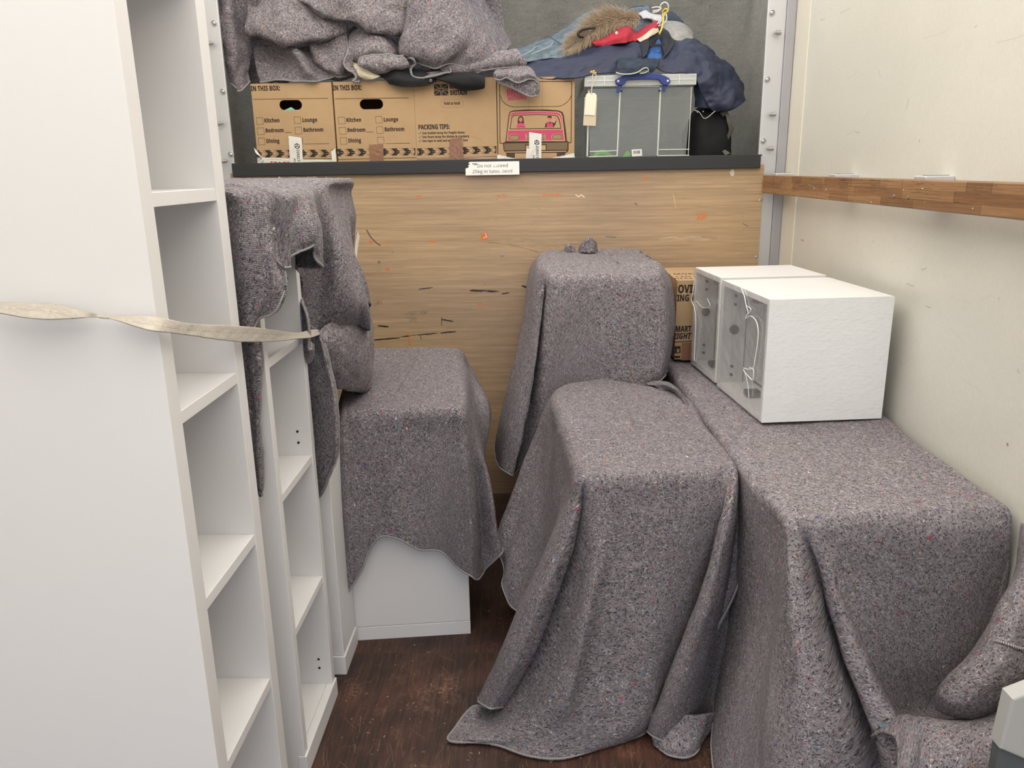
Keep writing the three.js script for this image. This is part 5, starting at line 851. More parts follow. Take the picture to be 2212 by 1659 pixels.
// ---------------------------------------------------------------- blanket bundle heaped over the boxes
spineLine = null;
const G = (ribs) => ribs.map((r) => r.map(P3));
{
  const t = thing('moving_blanket', 'bundled grey blankets heaped on top of the cardboard boxes', 'blanket');
  const O = (ribs, opt, mat) => { const s = loft(G(ribs), { thick: 0.005, ...opt }); part('cloth', s.geometry, mat, t); for (const h of opt.hems ?? []) part('hem_stitching', cord(s.edge[h], 0.003), M.hem, t); return s; };
  // back layer: dark hollow behind the folds
  O([
    [[470, -90, -3.34], [480, 40, -3.32], [500, 110, -3.30], [520, 160, -3.26], [540, 176, -3.22]],
    [[600, -90, -3.34], [600, 40, -3.32], [600, 110, -3.28], [610, 160, -3.20], [612, 174, -3.16]],
    [[720, -90, -3.36], [720, 40, -3.34], [715, 110, -3.28], [715, 155, -3.20], [715, 172, -3.16]],
    [[850, -90, -3.36], [850, 40, -3.34], [850, 110, -3.28], [845, 155, -3.22], [845, 170, -3.20]],
    [[980, -90, -3.38], [980, 40, -3.36], [980, 110, -3.28], [985, 145, -3.22], [990, 165, -3.20]],
    [[1080, -20, -3.38], [1090, 60, -3.36], [1100, 110, -3.28], [1105, 145, -3.22], [1110, 163, -3.20]],
  ], { nu: 90, nv: 60, wrinkle: 0.0228, scale: 10, z0: 40 }, M.felt);
  // left curtain with its drooping corner
  O([
    [[468, -80, -3.10], [474, 0, -3.09], [478, 60, -3.085], [486, 120, -3.085], [492, 165, -3.085], [496, 180, -3.085]],
    [[490, -80, -3.09], [494, 0, -3.08], [498, 60, -3.075], [504, 120, -3.07], [508, 170, -3.07], [510, 192, -3.07]],
    [[510, -80, -3.12], [514, 0, -3.13], [514, 60, -3.13], [516, 120, -3.10], [518, 165, -3.085], [518, 197, -3.08]],
    [[530, -80, -3.10], [534, 0, -3.12], [526, 60, -3.15], [528, 115, -3.13], [530, 160, -3.11], [530, 188, -3.10]],
    [[548, -80, -3.08], [552, 0, -3.10], [546, 60, -3.15], [544, 105, -3.17], [542, 145, -3.15], [540, 176, -3.13]],
  ], { nu: 60, nv: 80, wrinkle: 0.0114, scale: 10, z0: 41, hems: ['bottom'] }, M.ribbed);
  // big swag: bulges forward and turns under along its lower edge
  O([
    [[520, -100, -3.2], [530, -20, -3.14], [532, 30, -3.11], [533, 56, -3.10], [534, 68, -3.11], [536, 72, -3.14], [540, 70, -3.18]],
    [[560, -100, -3.2], [568, -20, -3.12], [570, 30, -3.085], [572, 64, -3.07], [574, 78, -3.075], [578, 84, -3.11], [584, 80, -3.18]],
    [[600, -100, -3.2], [604, -20, -3.11], [606, 30, -3.075], [608, 76, -3.05], [612, 90, -3.055], [616, 95, -3.09], [620, 90, -3.18]],
    [[640, -100, -3.2], [640, -20, -3.11], [642, 30, -3.085], [648, 74, -3.06], [652, 87, -3.065], [656, 92, -3.10], [660, 88, -3.18]],
    [[690, -100, -3.2], [680, -20, -3.13], [682, 30, -3.11], [692, 66, -3.085], [698, 79, -3.085], [702, 84, -3.115], [706, 80, -3.18]],
    [[740, -100, -3.22], [722, -10, -3.16], [726, 28, -3.145], [736, 54, -3.125], [742, 66, -3.125], [746, 70, -3.15], [750, 66, -3.2]],
    [[780, -100, -3.24], [752, 10, -3.2], [756, 36, -3.18], [764, 52, -3.17], [768, 58, -3.17], [770, 60, -3.19], [774, 58, -3.22]],
  ], { nu: 110, nv: 80, wrinkle: 0.0133, scale: 10, z0: 42 }, M.felt);
  // second swag above and to the right of the first, lower edge running along the long diagonal crease
  O([
    [[610, -110, -3.16], [622, -40, -3.10], [632, -14, -3.08], [640, 0, -3.085], [644, 4, -3.12]],
    [[680, -110, -3.15], [680, -30, -3.08], [684, 6, -3.055], [688, 26, -3.06], [692, 30, -3.11]],
    [[740, -110, -3.15], [734, -30, -3.07], [734, 14, -3.045], [738, 44, -3.05], [744, 50, -3.11]],
    [[790, -110, -3.15], [778, -30, -3.08], [774, 14, -3.06], [776, 52, -3.06], [782, 60, -3.12]],
    [[830, -110, -3.16], [826, -30, -3.09], [820, 20, -3.07], [818, 62, -3.07], [824, 72, -3.13]],
    [[880, -110, -3.17], [872, -30, -3.1], [866, 20, -3.09], [860, 64, -3.09], [862, 74, -3.14]],
    [[910, -110, -3.2], [900, -30, -3.14], [892, 30, -3.14], [880, 74, -3.13], [878, 84, -3.17]],
  ], { nu: 110, nv: 70, wrinkle: 0.0152, scale: 10, z0: 43 }, M.felt);
  // lower cluster of folds over the second box
  O([
    [[545, 78, -3.2], [548, 110, -3.18], [552, 140, -3.14], [556, 162, -3.11], [560, 176, -3.10]],
    [[580, 84, -3.2], [590, 112, -3.2], [600, 140, -3.15], [602, 160, -3.11], [604, 175, -3.09]],
    [[612, 92, -3.18], [618, 112, -3.15], [626, 134, -3.12], [640, 158, -3.09], [648, 175, -3.085]],
    [[628, 98, -3.14], [640, 112, -3.09], [652, 134, -3.075], [668, 158, -3.07], [680, 176, -3.08]],
    [[642, 102, -3.14], [652, 116, -3.12], [664, 138, -3.11], [680, 158, -3.10], [698, 173, -3.10]],
    [[660, 100, -3.16], [670, 116, -3.15], [680, 136, -3.13], [696, 154, -3.11], [714, 168, -3.10]],
    [[672, 96, -3.12], [680, 112, -3.10], [690, 136, -3.09], [704, 154, -3.085], [722, 168, -3.09]],
    [[700, 92, -3.14], [704, 110, -3.11], [712, 134, -3.08], [722, 152, -3.07], [732, 166, -3.085]],
    [[726, 80, -3.13], [730, 104, -3.09], [736, 128, -3.07], [742, 146, -3.08], [746, 164, -3.11]],
    [[748, 68, -3.14], [752, 96, -3.10], [756, 118, -3.09], [758, 136, -3.10], [760, 158, -3.14]],
  ], { nu: 130, nv: 60, wrinkle: 0.0114, scale: 13, z0: 44, hems: ['bottom'] }, M.ribbed);
  // round billow in the middle
  O([
    [[738, 100, -3.16], [744, 112, -3.12], [752, 128, -3.11], [760, 140, -3.13]],
    [[752, 76, -3.16], [764, 96, -3.10], [774, 118, -3.08], [780, 136, -3.10]],
    [[790, 62, -3.16], [796, 84, -3.09], [800, 108, -3.065], [802, 130, -3.09]],
    [[824, 70, -3.16], [828, 90, -3.09], [830, 110, -3.07], [830, 130, -3.09]],
    [[846, 90, -3.16], [850, 104, -3.10], [852, 118, -3.09], [848, 134, -3.10]],
    [[862, 106, -3.18], [866, 114, -3.14], [866, 122, -3.13], [860, 132, -3.13]],
  ], { nu: 80, nv: 60, wrinkle: 0.0095, scale: 13, z0: 45 }, M.felt);
  // turned-up edge hanging over the third box
  O([
    [[752, 104, -3.10], [750, 116, -3.06], [744, 138, -3.05], [752, 150, -3.05], [764, 156, -3.05], [770, 168, -3.05], [762, 176, -3.05], [776, 177, -3.055]],
    [[762, 106, -3.11], [766, 120, -3.085], [762, 136, -3.085], [764, 146, -3.085], [772, 150, -3.085], [776, 162, -3.08], [772, 168, -3.08], [782, 170, -3.085]],
  ], { nu: 12, nv: 70, wrinkle: 0.0038, scale: 16, z0: 46, hems: ['left'] }, M.felt);
  O([
    [[776, 126, -3.06], [772, 140, -3.045], [790, 152, -3.05], [812, 162, -3.06]],
    [[800, 122, -3.06], [804, 136, -3.04], [812, 150, -3.045], [822, 160, -3.06]],
    [[840, 120, -3.06], [846, 134, -3.04], [850, 146, -3.045], [850, 152, -3.06]],
    [[872, 120, -3.06], [880, 130, -3.05], [884, 140, -3.05], [884, 146, -3.06]],
  ], { nu: 50, nv: 40, wrinkle: 0.0076, scale: 14, z0: 47, hems: ['top'] }, M.felt);
  O([
    [[876, 126, -3.08], [894, 128, -3.05], [898, 138, -3.06], [890, 148, -3.07], [892, 160, -3.06], [910, 167, -3.05], [940, 162, -3.05], [962, 158, -3.055], [974, 156, -3.06], [972, 148, -3.07]],
    [[874, 128, -3.12], [888, 132, -3.10], [892, 138, -3.10], [884, 146, -3.10], [888, 154, -3.10], [908, 158, -3.09], [938, 154, -3.09], [958, 152, -3.09], [966, 152, -3.09], [964, 146, -3.10]],
  ], { nu: 12, nv: 80, wrinkle: 0.0038, scale: 16, z0: 48, hems: ['left'] }, M.felt);
  // large right-hand mass with a diagonal fold
  O([
    [[870, -100, -3.2], [872, -20, -3.14], [866, 50, -3.12], [862, 90, -3.13], [864, 108, -3.15], [868, 116, -3.18]],
    [[884, -100, -3.2], [888, -20, -3.1], [880, 40, -3.075], [870, 84, -3.065], [868, 112, -3.07], [874, 132, -3.10]],
    [[920, -100, -3.22], [922, -20, -3.1], [918, 40, -3.06], [908, 90, -3.04], [904, 122, -3.045], [904, 138, -3.08]],
    [[960, -100, -3.24], [958, -20, -3.11], [956, 40, -3.06], [950, 90, -3.035], [946, 124, -3.035], [940, 146, -3.07]],
    [[1000, -90, -3.28], [994, -10, -3.13], [994, 40, -3.075], [990, 76, -3.04], [974, 116, -3.03], [962, 140, -3.055]],
    [[1030, -40, -3.32], [1018, 12, -3.16], [1020, 48, -3.09], [1016, 82, -3.06], [1000, 112, -3.065], [976, 138, -3.075]],
    [[1056, 10, -3.34], [1046, 40, -3.18], [1040, 66, -3.10], [1030, 92, -3.06], [1014, 120, -3.05], [994, 142, -3.06]],
    [[1080, 50, -3.34], [1074, 72, -3.18], [1066, 90, -3.11], [1054, 110, -3.075], [1042, 130, -3.06], [1020, 150, -3.06]],
    [[1108, 92, -3.32], [1100, 102, -3.18], [1092, 112, -3.12], [1082, 122, -3.09], [1070, 136, -3.075], [1050, 152, -3.07]],
  ], { nu: 140, nv: 90, wrinkle: 0.0114, scale: 10, z0: 49, hems: ['bottom'] }, M.ribbed);
  // strip along the bottom of that mass, running out to the right-hand corner
  O([
    [[955, 134, -3.10], [950, 146, -3.08], [960, 158, -3.08], [985, 164, -3.09]],
    [[1000, 126, -3.09], [1000, 140, -3.065], [1004, 152, -3.065], [1010, 162, -3.08]],
    [[1050, 116, -3.09], [1050, 132, -3.06], [1050, 144, -3.06], [1052, 152, -3.07]],
    [[1090, 110, -3.09], [1090, 126, -3.055], [1090, 138, -3.055], [1090, 146, -3.065]],
    [[1116, 106, -3.09], [1120, 120, -3.05], [1120, 134, -3.05], [1118, 144, -3.06]],
    [[1134, 124, -3.08], [1138, 130, -3.05], [1138, 138, -3.05], [1134, 144, -3.06]],
  ], { nu: 80, nv: 40, wrinkle: 0.004, scale: 16, z0: 50, hems: ['bottom'] }, M.felt);
  // folded corner hanging over the fourth box
  O([
    [[1072, 150, -3.06], [1066, 160, -3.05], [1068, 170, -3.05], [1074, 178, -3.045]],
    [[1090, 148, -3.06], [1092, 160, -3.035], [1094, 172, -3.035], [1098, 186, -3.035]],
    [[1112, 144, -3.06], [1116, 160, -3.03], [1118, 180, -3.03], [1122, 198, -3.035]],
    [[1134, 142, -3.06], [1140, 160, -3.03], [1144, 186, -3.03], [1144, 208, -3.04]],
    [[1148, 148, -3.06], [1158, 166, -3.035], [1164, 188, -3.035], [1160, 206, -3.045]],
    [[1152, 154, -3.07], [1164, 176, -3.05], [1167, 190, -3.05], [1165, 202, -3.055]],
  ], { nu: 70, nv: 50, wrinkle: 0.003, scale: 16, z0: 51, hems: ['bottom'] }, M.felt);
  part('hem_stitching', cord([[1068, 170, -3.03], [1080, 173, -3.02], [1094, 168, -3.015], [1106, 174, -3.012], [1118, 179, -3.012], [1130, 176, -3.012], [1142, 171, -3.018], [1154, 172, -3.025], [1162, 180, -3.033]].map(P3), 0.003), M.hem, t);
  O([
    [[1068, 158, -3.04], [1072, 164, -3.02], [1070, 170, -3.028]],
    [[1092, 152, -3.03], [1094, 160, -3.012], [1094, 168, -3.015]],
    [[1116, 150, -3.03], [1118, 164, -3.006], [1118, 178.5, -3.012]],
    [[1136, 148, -3.03], [1140, 160, -3.008], [1142, 171, -3.018]],
    [[1148, 156, -3.035], [1156, 166, -3.02], [1160, 176, -3.03]],
  ], { nu: 50, nv: 24, wrinkle: 0.002, scale: 20, z0: 52 }, M.felt);
}
// cream cloth peeping out, black clothes lying across the boxes
const clothMat = (r, g, b, o = {}) => { const [c] = pixelCanvas(256, 256, (i, j) => { const k = 1 + (o.grain ?? 0.1) * fbm(i / 2, j / 2, r, 2) + (o.blotch ?? 0.1) * fbm(i / 40, j / 40, g, 3) + (o.twill ? 0.12 * (((i + j) % 4) < 2 ? 1 : -1) : 0); return [r * k, g * k, b * k]; }); return std({ map: texOf(c, { rx: 9, ry: 9 }), roughness: o.rough ?? 0.85, bumpMap: texOf(c, { srgb: false, rx: 9, ry: 9 }), bumpScale: 0.0006 }); };
const blackCloth = clothMat(22, 23, 27), navy = clothMat(40, 46, 70, { rough: 0.6, blotch: 0.08 }), navyDark = clothMat(26, 28, 40, { rough: 0.7 }), denim = clothMat(108, 121, 130, { twill: true, blotch: 0.25 }), denimDark = clothMat(36, 46, 62, { twill: true, blotch: 0.45 }), redCloth = clothMat(176, 46, 62), greyCloth = clothMat(166, 163, 158), beige = clothMat(205, 195, 172), liningBlue = clothMat(34, 84, 148, { rough: 0.45 });
function garment(name, label, category, ribs, opt, mat) { const t = thing(name, label, category); const s = loft(G(ribs), { thick: 0.004, wrinkle: 0.003, scale: 18, ...opt }); part('cloth', s.geometry, mat, t); t.userData.edge = undefined; return [t, s]; }
const addCloth = (t, name, ribs, opt, mat) => { const s = loft(G(ribs), { thick: 0.003, wrinkle: 0.002, scale: 20, ...opt }); part(name, s.geometry, mat, t); return s; };
garment('cream_cloth', 'cream cloth peeping out below the bundled blankets', 'cloth', [
  [[754, 124, -3.12], [758, 146, -3.085], [774, 164, -3.07], [788, 172, -3.07]], [[766, 130, -3.12], [774, 148, -3.08], [790, 162, -3.06], [806, 171, -3.065]], [[780, 136, -3.12], [792, 150, -3.085], [808, 158, -3.07], [822, 164, -3.07]],
], { nu: 20, nv: 30, z0: 60 }, beige);
{
  const [t] = garment('black_jacket', 'black jacket hem and sleeve hanging over the cardboard boxes', 'jacket', [
    [[818, 160, -3.14], [826, 166, -3.09], [832, 172, -3.07], [842, 182, -3.07]], [[846, 142, -3.12], [852, 154, -3.07], [858, 170, -3.05], [866, 187, -3.055]], [[880, 146, -3.12], [884, 156, -3.07], [890, 172, -3.05], [896, 188, -3.055]],
    [[910, 150, -3.12], [914, 160, -3.07], [918, 172, -3.055], [924, 184, -3.06]], [[938, 156, -3.12], [940, 162, -3.08], [942, 168, -3.07], [942, 175, -3.075]],
  ], { nu: 60, nv: 40, z0: 61 }, blackCloth);
  addCloth(t, 'sleeve', [
    [[930, 150, -3.13], [960, 152, -3.11], [1000, 156, -3.09], [1030, 158, -3.08], [1046, 164, -3.08]], [[934, 162, -3.08], [962, 164, -3.06], [1000, 164, -3.04], [1030, 166, -3.03], [1047, 174, -3.035]],
    [[944, 170, -3.06], [970, 176, -3.05], [1000, 180, -3.035], [1030, 182, -3.03], [1047, 186, -3.04]], [[960, 172, -3.09], [980, 184, -3.07], [1000, 196, -3.055], [1020, 194, -3.05], [1044, 190, -3.06]],
  ], { nu: 40, nv: 60, z0: 62 }, blackCloth);
  const q = P3([931, 174, -3.05]); part('eyelet', new THREE.TorusGeometry(0.0036, 0.001, 6, 16).translate(q.x, q.y, q.z + 0.008), M.steel, t);
}
// ---------------------------------------------------------------- clothes heaped on the clear box
{
  const [t, s] = garment('denim_jacket', 'pale blue denim jacket lying across the top of the heap', 'jacket', [
    [[1112, 112, -3.46], [1118, 117, -3.36], [1124, 122, -3.30], [1130, 129, -3.26]], [[1150, 92, -3.46], [1158, 103, -3.35], [1166, 115, -3.29], [1174, 127, -3.25]], [[1195, 75, -3.47], [1204, 89, -3.35], [1214, 104, -3.28], [1224, 120, -3.24]],
    [[1238, 46, -3.47], [1250, 66, -3.36], [1260, 84, -3.29], [1268, 104, -3.25]], [[1268, 25, -3.48], [1282, 42, -3.38], [1292, 62, -3.32], [1298, 82, -3.27]], [[1300, 21, -3.5], [1312, 34, -3.42], [1320, 52, -3.36], [1324, 76, -3.3]], [[1345, 17, -3.5], [1350, 30, -3.43], [1354, 50, -3.38], [1358, 72, -3.32]], [[1400, 12, -3.5], [1404, 24, -3.45], [1408, 42, -3.4], [1410, 66, -3.34]],
  ], { nu: 110, nv: 50, wrinkle: 0.007, scale: 14, z0: 63 }, denim);
  const seam = std({ color: 0x56677a, roughness: 0.9 }), pale = std({ color: 0xa9b6bf, roughness: 0.9 });
  for (const [pts, m] of [[[[1187, 82, -3.37], [1204, 92, -3.335], [1218, 103, -3.27], [1222, 110, -3.25]], seam], [[[1275, 30, -3.43], [1278, 48, -3.36], [1268, 72, -3.31], [1250, 94, -3.27], [1222, 106, -3.25]], seam], [[[1128, 122, -3.28], [1148, 112, -3.30], [1156, 104, -3.33], [1166, 102, -3.32]], pale], [[[1148, 120, -3.265], [1170, 110, -3.28], [1186, 104, -3.285], [1194, 94, -3.32]], pale], [[[1352, 22, -3.46], [1370, 17, -3.47], [1390, 15, -3.475]], seam]]) part('seam', cord(pts.map(P3).map((p) => p.add(V(0, 0.002, 0.012))), 0.002), m, t);
}
{ // parka with a fur-trimmed hood: red body, tan fur
  const [t] = garment('red_parka', 'red parka with a tan fur hood trim in the clothes heap', 'jacket', [
    [[1274, 95, -3.27], [1278, 90, -3.24], [1282, 94, -3.22], [1288, 100, -3.22]], [[1300, 80, -3.30], [1304, 82, -3.24], [1308, 90, -3.21], [1312, 98, -3.21]], [[1326, 68, -3.31], [1330, 72, -3.235], [1334, 82, -3.20], [1336, 94, -3.2]], [[1346, 55, -3.33], [1352, 62, -3.25], [1354, 76, -3.21], [1354, 92, -3.2]],
    [[1362, 53, -3.33], [1364, 64, -3.27], [1362, 78, -3.24], [1360, 90, -3.22]], [[1374, 64, -3.34], [1372, 72, -3.28], [1370, 80, -3.26], [1368, 90, -3.24]], [[1394, 56, -3.34], [1394, 64, -3.28], [1388, 74, -3.25], [1380, 88, -3.23]], [[1416, 47, -3.35], [1420, 52, -3.29], [1414, 60, -3.27], [1402, 74, -3.25]], [[1424, 46, -3.36], [1428, 50, -3.32], [1424, 56, -3.3], [1416, 66, -3.28]],
  ], { nu: 90, nv: 40, wrinkle: 0.006, scale: 18, z0: 64 }, redCloth);
  const q = P3([1331, 72, -3.228]); part('button', new THREE.CylinderGeometry(0.0055, 0.0055, 0.003, 16).rotateX(Math.PI / 2).translate(q.x, q.y, q.z + 0.012), M.steel, t);
  reseed(77); // fur: thin tapering hairs along a soft core
  const core = new THREE.CatmullRomCurve3([[1236, 104, -3.26], [1262, 86, -3.27], [1290, 64, -3.29], [1315, 50, -3.31], [1345, 46, -3.32], [1378, 44, -3.33]].map(P3));
  const pos = [], col = [], idx = [];
  const cc = new THREE.Color();
  for (let k = 0; k < 9000; k++) {
    const u = rnd(), p = core.getPoint(u), side = rr(-1, 1), a = rr(-2.6, 2.6), wid = 0.022 + 0.02 * Math.sin(u * Math.PI), tan = core.getTangent(u);
    const out = V(Math.sin(a) * 0.5 - 0.35, Math.cos(a) * 0.85 + 0.1, 0.55 + rr(-0.4, 0.5)).normalize();
    const r0 = p.clone().addScaledVector(out, wid * rr(0.1, 0.7)).add(V(rr(-0.01, 0.01), rr(-0.01, 0.01), 0)), len = rr(0.025, 0.075) * (u > 0.3 && u < 0.8 ? 1.15 : 0.8);
    const dir = out.clone().addScaledVector(tan, rr(-1.3, -0.3)).add(V(rr(-0.25, 0.25), rr(-0.25, 0.2), 0)).normalize(), tip = r0.clone().addScaledVector(dir, len).add(V(0, -0.006, 0)), mid = r0.clone().lerp(tip, 0.5).add(V(0, 0.004, 0)), w = rr(0.0003, 0.0008), sx = V(0, 0, 1).cross(dir).normalize().multiplyScalar(w);
    const base = pos.length / 3; for (const [v, f] of [[r0, 1], [mid, 0.7]]) for (const s of [-1, 1]) { const z = v.clone().addScaledVector(sx, s * f); pos.push(z.x, z.y, z.z); } pos.push(tip.x, tip.y, tip.z);
    const tone = rnd(); cc.setRGB(0.60, 0.49, 0.35).lerp(tone < 0.5 ? new THREE.Color().setRGB(0.20, 0.13, 0.085) : new THREE.Color().setRGB(0.68, 0.57, 0.42), rnd() * 0.8); for (let q2 = 0; q2 < 5; q2++) col.push(cc.r, cc.g, cc.b);
    idx.push(base, base + 1, base + 3, base, base + 3, base + 2, base + 2, base + 3, base + 4);
  }
  const g = new THREE.BufferGeometry(); g.setAttribute('position', new THREE.Float32BufferAttribute(pos, 3)); g.setAttribute('color', new THREE.Float32BufferAttribute(col, 3)); g.setIndex(idx); g.computeVertexNormals();
  const fur = part('fur_trim', g, std({ vertexColors: true, roughness: 0.9 }), t); fur.userData.label = 'tan fur hood trim';
  const tube = new THREE.TubeGeometry(core, 30, 0.013, 10); part('hood_edge', tube, std({ color: 0x8f7650, roughness: 1 }), t);
}
{ // grey and pale garments at the back right of the heap
  const [t] = garment('grey_jumper', 'light grey jumper at the back of the clothes heap', 'jumper', [
    [[1412, 58, -3.40], [1416, 66, -3.34], [1420, 76, -3.30], [1430, 86, -3.28]], [[1438, 45, -3.42], [1442, 56, -3.34], [1444, 70, -3.3], [1446, 86, -3.27]], [[1468, 48, -3.42], [1468, 60, -3.34], [1466, 74, -3.29], [1464, 88, -3.26]], [[1488, 60, -3.42], [1486, 68, -3.34], [1482, 78, -3.3], [1478, 90, -3.27]], [[1498, 70, -3.42], [1498, 78, -3.36], [1497, 86, -3.32], [1494, 92, -3.3]],
  ], { nu: 60, nv: 40, z0: 65 }, greyCloth);
  garment('white_shirt', 'white shirt edge between denim jacket and coat hangers', 'shirt', [[[1378, 30, -3.42], [1384, 32, -3.38], [1388, 38, -3.36]], [[1394, 23, -3.42], [1398, 30, -3.37], [1402, 38, -3.35]], [[1410, 28, -3.42], [1412, 34, -3.37], [1414, 42, -3.35]], [[1428, 31, -3.42], [1430, 38, -3.37], [1430, 46, -3.35]]], { nu: 40, nv: 24, z0: 66 }, clothMat(214, 208, 210));
  garment('blue_grey_coat', 'dark blue grey coat showing behind the coat hangers', 'coat', [[[1436, 22, -3.5], [1440, 34, -3.44], [1444, 48, -3.42]], [[1452, 26, -3.5], [1456, 38, -3.44], [1458, 50, -3.42]], [[1468, 36, -3.5], [1470, 44, -3.45], [1470, 52, -3.43]], [[1475, 46, -3.5], [1476, 50, -3.46], [1474, 56, -3.44]]], { nu: 30, nv: 24, z0: 67 }, clothMat(64, 74, 86));
  garment('beige_garment', 'beige garment edge beside the dark collar of the navy jacket', 'garment', [[[1374, 84, -3.25], [1378, 86, -3.22], [1382, 90, -3.21]], [[1390, 72, -3.27], [1394, 76, -3.23], [1396, 84, -3.21]], [[1408, 60, -3.29], [1410, 66, -3.25], [1410, 76, -3.23]], [[1418, 56, -3.31], [1422, 60, -3.28], [1424, 68, -3.26]]], { nu: 36, nv: 24, z0: 68 }, beige);
}
{ // navy padded jacket
  const [t, s] = garment('navy_jacket', 'navy blue jacket with bright blue lining spread over the clear box', 'jacket', [
    [[1112, 136, -3.34], [1122, 148, -3.22], [1132, 158, -3.14], [1146, 166, -3.10]], [[1150, 126, -3.34], [1160, 142, -3.2], [1170, 155, -3.12], [1178, 167, -3.09]], [[1190, 118, -3.34], [1198, 134, -3.19], [1206, 150, -3.11], [1212, 168, -3.085]], [[1236, 104, -3.34], [1244, 122, -3.18], [1246, 144, -3.10], [1242, 170, -3.075]],
    [[1284, 92, -3.34], [1288, 108, -3.19], [1288, 130, -3.11], [1278, 162, -3.085]], [[1330, 88, -3.34], [1334, 102, -3.2], [1334, 124, -3.12], [1326, 158, -3.10]], [[1372, 84, -3.32], [1376, 96, -3.22], [1376, 114, -3.15], [1368, 150, -3.11]], [[1388, 90, -3.28], [1390, 100, -3.23], [1388, 116, -3.17], [1382, 148, -3.12]],
  ], { nu: 120, nv: 60, wrinkle: 0.009, scale: 12, stretch: [1, 1.6], z0: 69 }, navy);
  addCloth(t, 'sleeve', [
    [[1436, 84, -3.30], [1430, 100, -3.22], [1424, 116, -3.16], [1414, 142, -3.12]], [[1462, 84, -3.3], [1456, 108, -3.19], [1448, 132, -3.13], [1438, 158, -3.10]], [[1482, 76, -3.32], [1486, 104, -3.18], [1482, 134, -3.11], [1476, 158, -3.09]], [[1516, 92, -3.32], [1516, 120, -3.17], [1510, 148, -3.10], [1502, 166, -3.09]],
    [[1552, 116, -3.30], [1546, 140, -3.16], [1532, 166, -3.09], [1508, 184, -3.09]], [[1582, 152, -3.28], [1574, 176, -3.14], [1552, 200, -3.08], [1522, 214, -3.10]], [[1602, 186, -3.26], [1596, 204, -3.13], [1572, 224, -3.08], [1538, 238, -3.10]], [[1608, 206, -3.25], [1604, 222, -3.14], [1582, 234, -3.09], [1550, 244, -3.11]],
  ], { nu: 130, nv: 60, wrinkle: 0.010, scale: 11, stretch: [1.6, 1], z0: 70 }, navy);
  addCloth(t, 'cuff', [[[1607, 212, -3.22], [1600, 226, -3.15], [1580, 238, -3.12], [1554, 246, -3.13]], [[1600, 214, -3.24], [1594, 224, -3.19], [1578, 232, -3.17], [1558, 240, -3.17]]], { nu: 10, nv: 40, wrinkle: 0 }, clothMat(22, 52, 86));
  addCloth(t, 'collar', [[[1376, 86, -3.27], [1382, 98, -3.2], [1386, 112, -3.16], [1388, 126, -3.13]], [[1388, 74, -3.29], [1396, 84, -3.215], [1400, 100, -3.17], [1398, 116, -3.14]], [[1402, 64, -3.31], [1406, 72, -3.25], [1406, 88, -3.22], [1402, 108, -3.18]], [[1422, 60, -3.31], [1424, 66, -3.27], [1424, 76, -3.25], [1424, 88, -3.24]], [[1440, 64, -3.31], [1440, 74, -3.24], [1438, 90, -3.2], [1432, 108, -3.16]], [[1452, 78, -3.29], [1450, 90, -3.215], [1444, 104, -3.17], [1434, 120, -3.14]], [[1460, 86, -3.27], [1456, 96, -3.2], [1446, 112, -3.15], [1432, 128, -3.13]]], { nu: 70, nv: 40, z0: 71, wrinkle: 0.002 }, navyDark);
  addCloth(t, 'lining', [[[1380, 120, -3.19], [1384, 124, -3.17], [1390, 130, -3.15]], [[1396, 90, -3.235], [1398, 106, -3.19], [1402, 128, -3.15]], [[1420, 86, -3.245], [1420, 104, -3.2], [1418, 128, -3.15]], [[1438, 88, -3.235], [1434, 104, -3.19], [1428, 126, -3.15]]], { nu: 40, nv: 40, z0: 72, wrinkle: 0.005, scale: 30 }, liningBlue);
  const a = P3([1400, 98, -3.19]), b = P3([1436, 94, -3.19]); part('label_band', box(a.x, b.x, a.y - 0.006, a.y + 0.004, -3.192, -3.186, 0.001), navyDark, t);
}
{ // dark jeans: a rolled leg on the lid, more of them behind the box
  const [t] = garment('dark_jeans', 'dark blue jeans with a folded hem on the lid of the clear box', 'jeans', [
    [[1336, 118, -3.18], [1334, 134, -3.10], [1332, 148, -3.07], [1331, 157, -3.06]], [[1352, 119, -3.17], [1352, 134, -3.085], [1351, 148, -3.055], [1350, 159, -3.05]], [[1374, 121, -3.17], [1374, 136, -3.085], [1374, 148, -3.055], [1374, 158, -3.05]], [[1398, 124, -3.17], [1398, 136, -3.09], [1397, 144, -3.06], [1396, 149, -3.055]], [[1424, 126, -3.17], [1422, 138, -3.10], [1416, 150, -3.08], [1408, 158, -3.075]],
  ], { nu: 60, nv: 40, wrinkle: 0.003, z0: 73 }, denimDark);
  part('hem_stitching', cord([[1331, 157, -3.055], [1342, 160, -3.045], [1362, 160, -3.042], [1378, 156, -3.042], [1390, 148, -3.045], [1398, 147, -3.05], [1401, 152, -3.055], [1394, 157, -3.055], [1382, 159, -3.05]].map(P3), 0.0025), std({ color: 0xb3b7ae, roughness: 0.9 }), t);
  garment('dark_jeans', 'dark blue jeans hanging between clear box and black bag', 'jeans', [[[1496, 160, -3.2], [1498, 190, -3.16], [1500, 215, -3.15], [1500, 232, -3.15]], [[1515, 165, -3.16], [1518, 195, -3.12], [1520, 215, -3.11], [1520, 233, -3.11]], [[1535, 180, -3.16], [1540, 200, -3.12], [1545, 220, -3.11], [1546, 234, -3.11]], [[1556, 190, -3.2], [1560, 210, -3.16], [1562, 225, -3.15], [1562, 236, -3.15]]], { nu: 40, nv: 40, wrinkle: 0.005, z0: 74 }, denimDark);
}
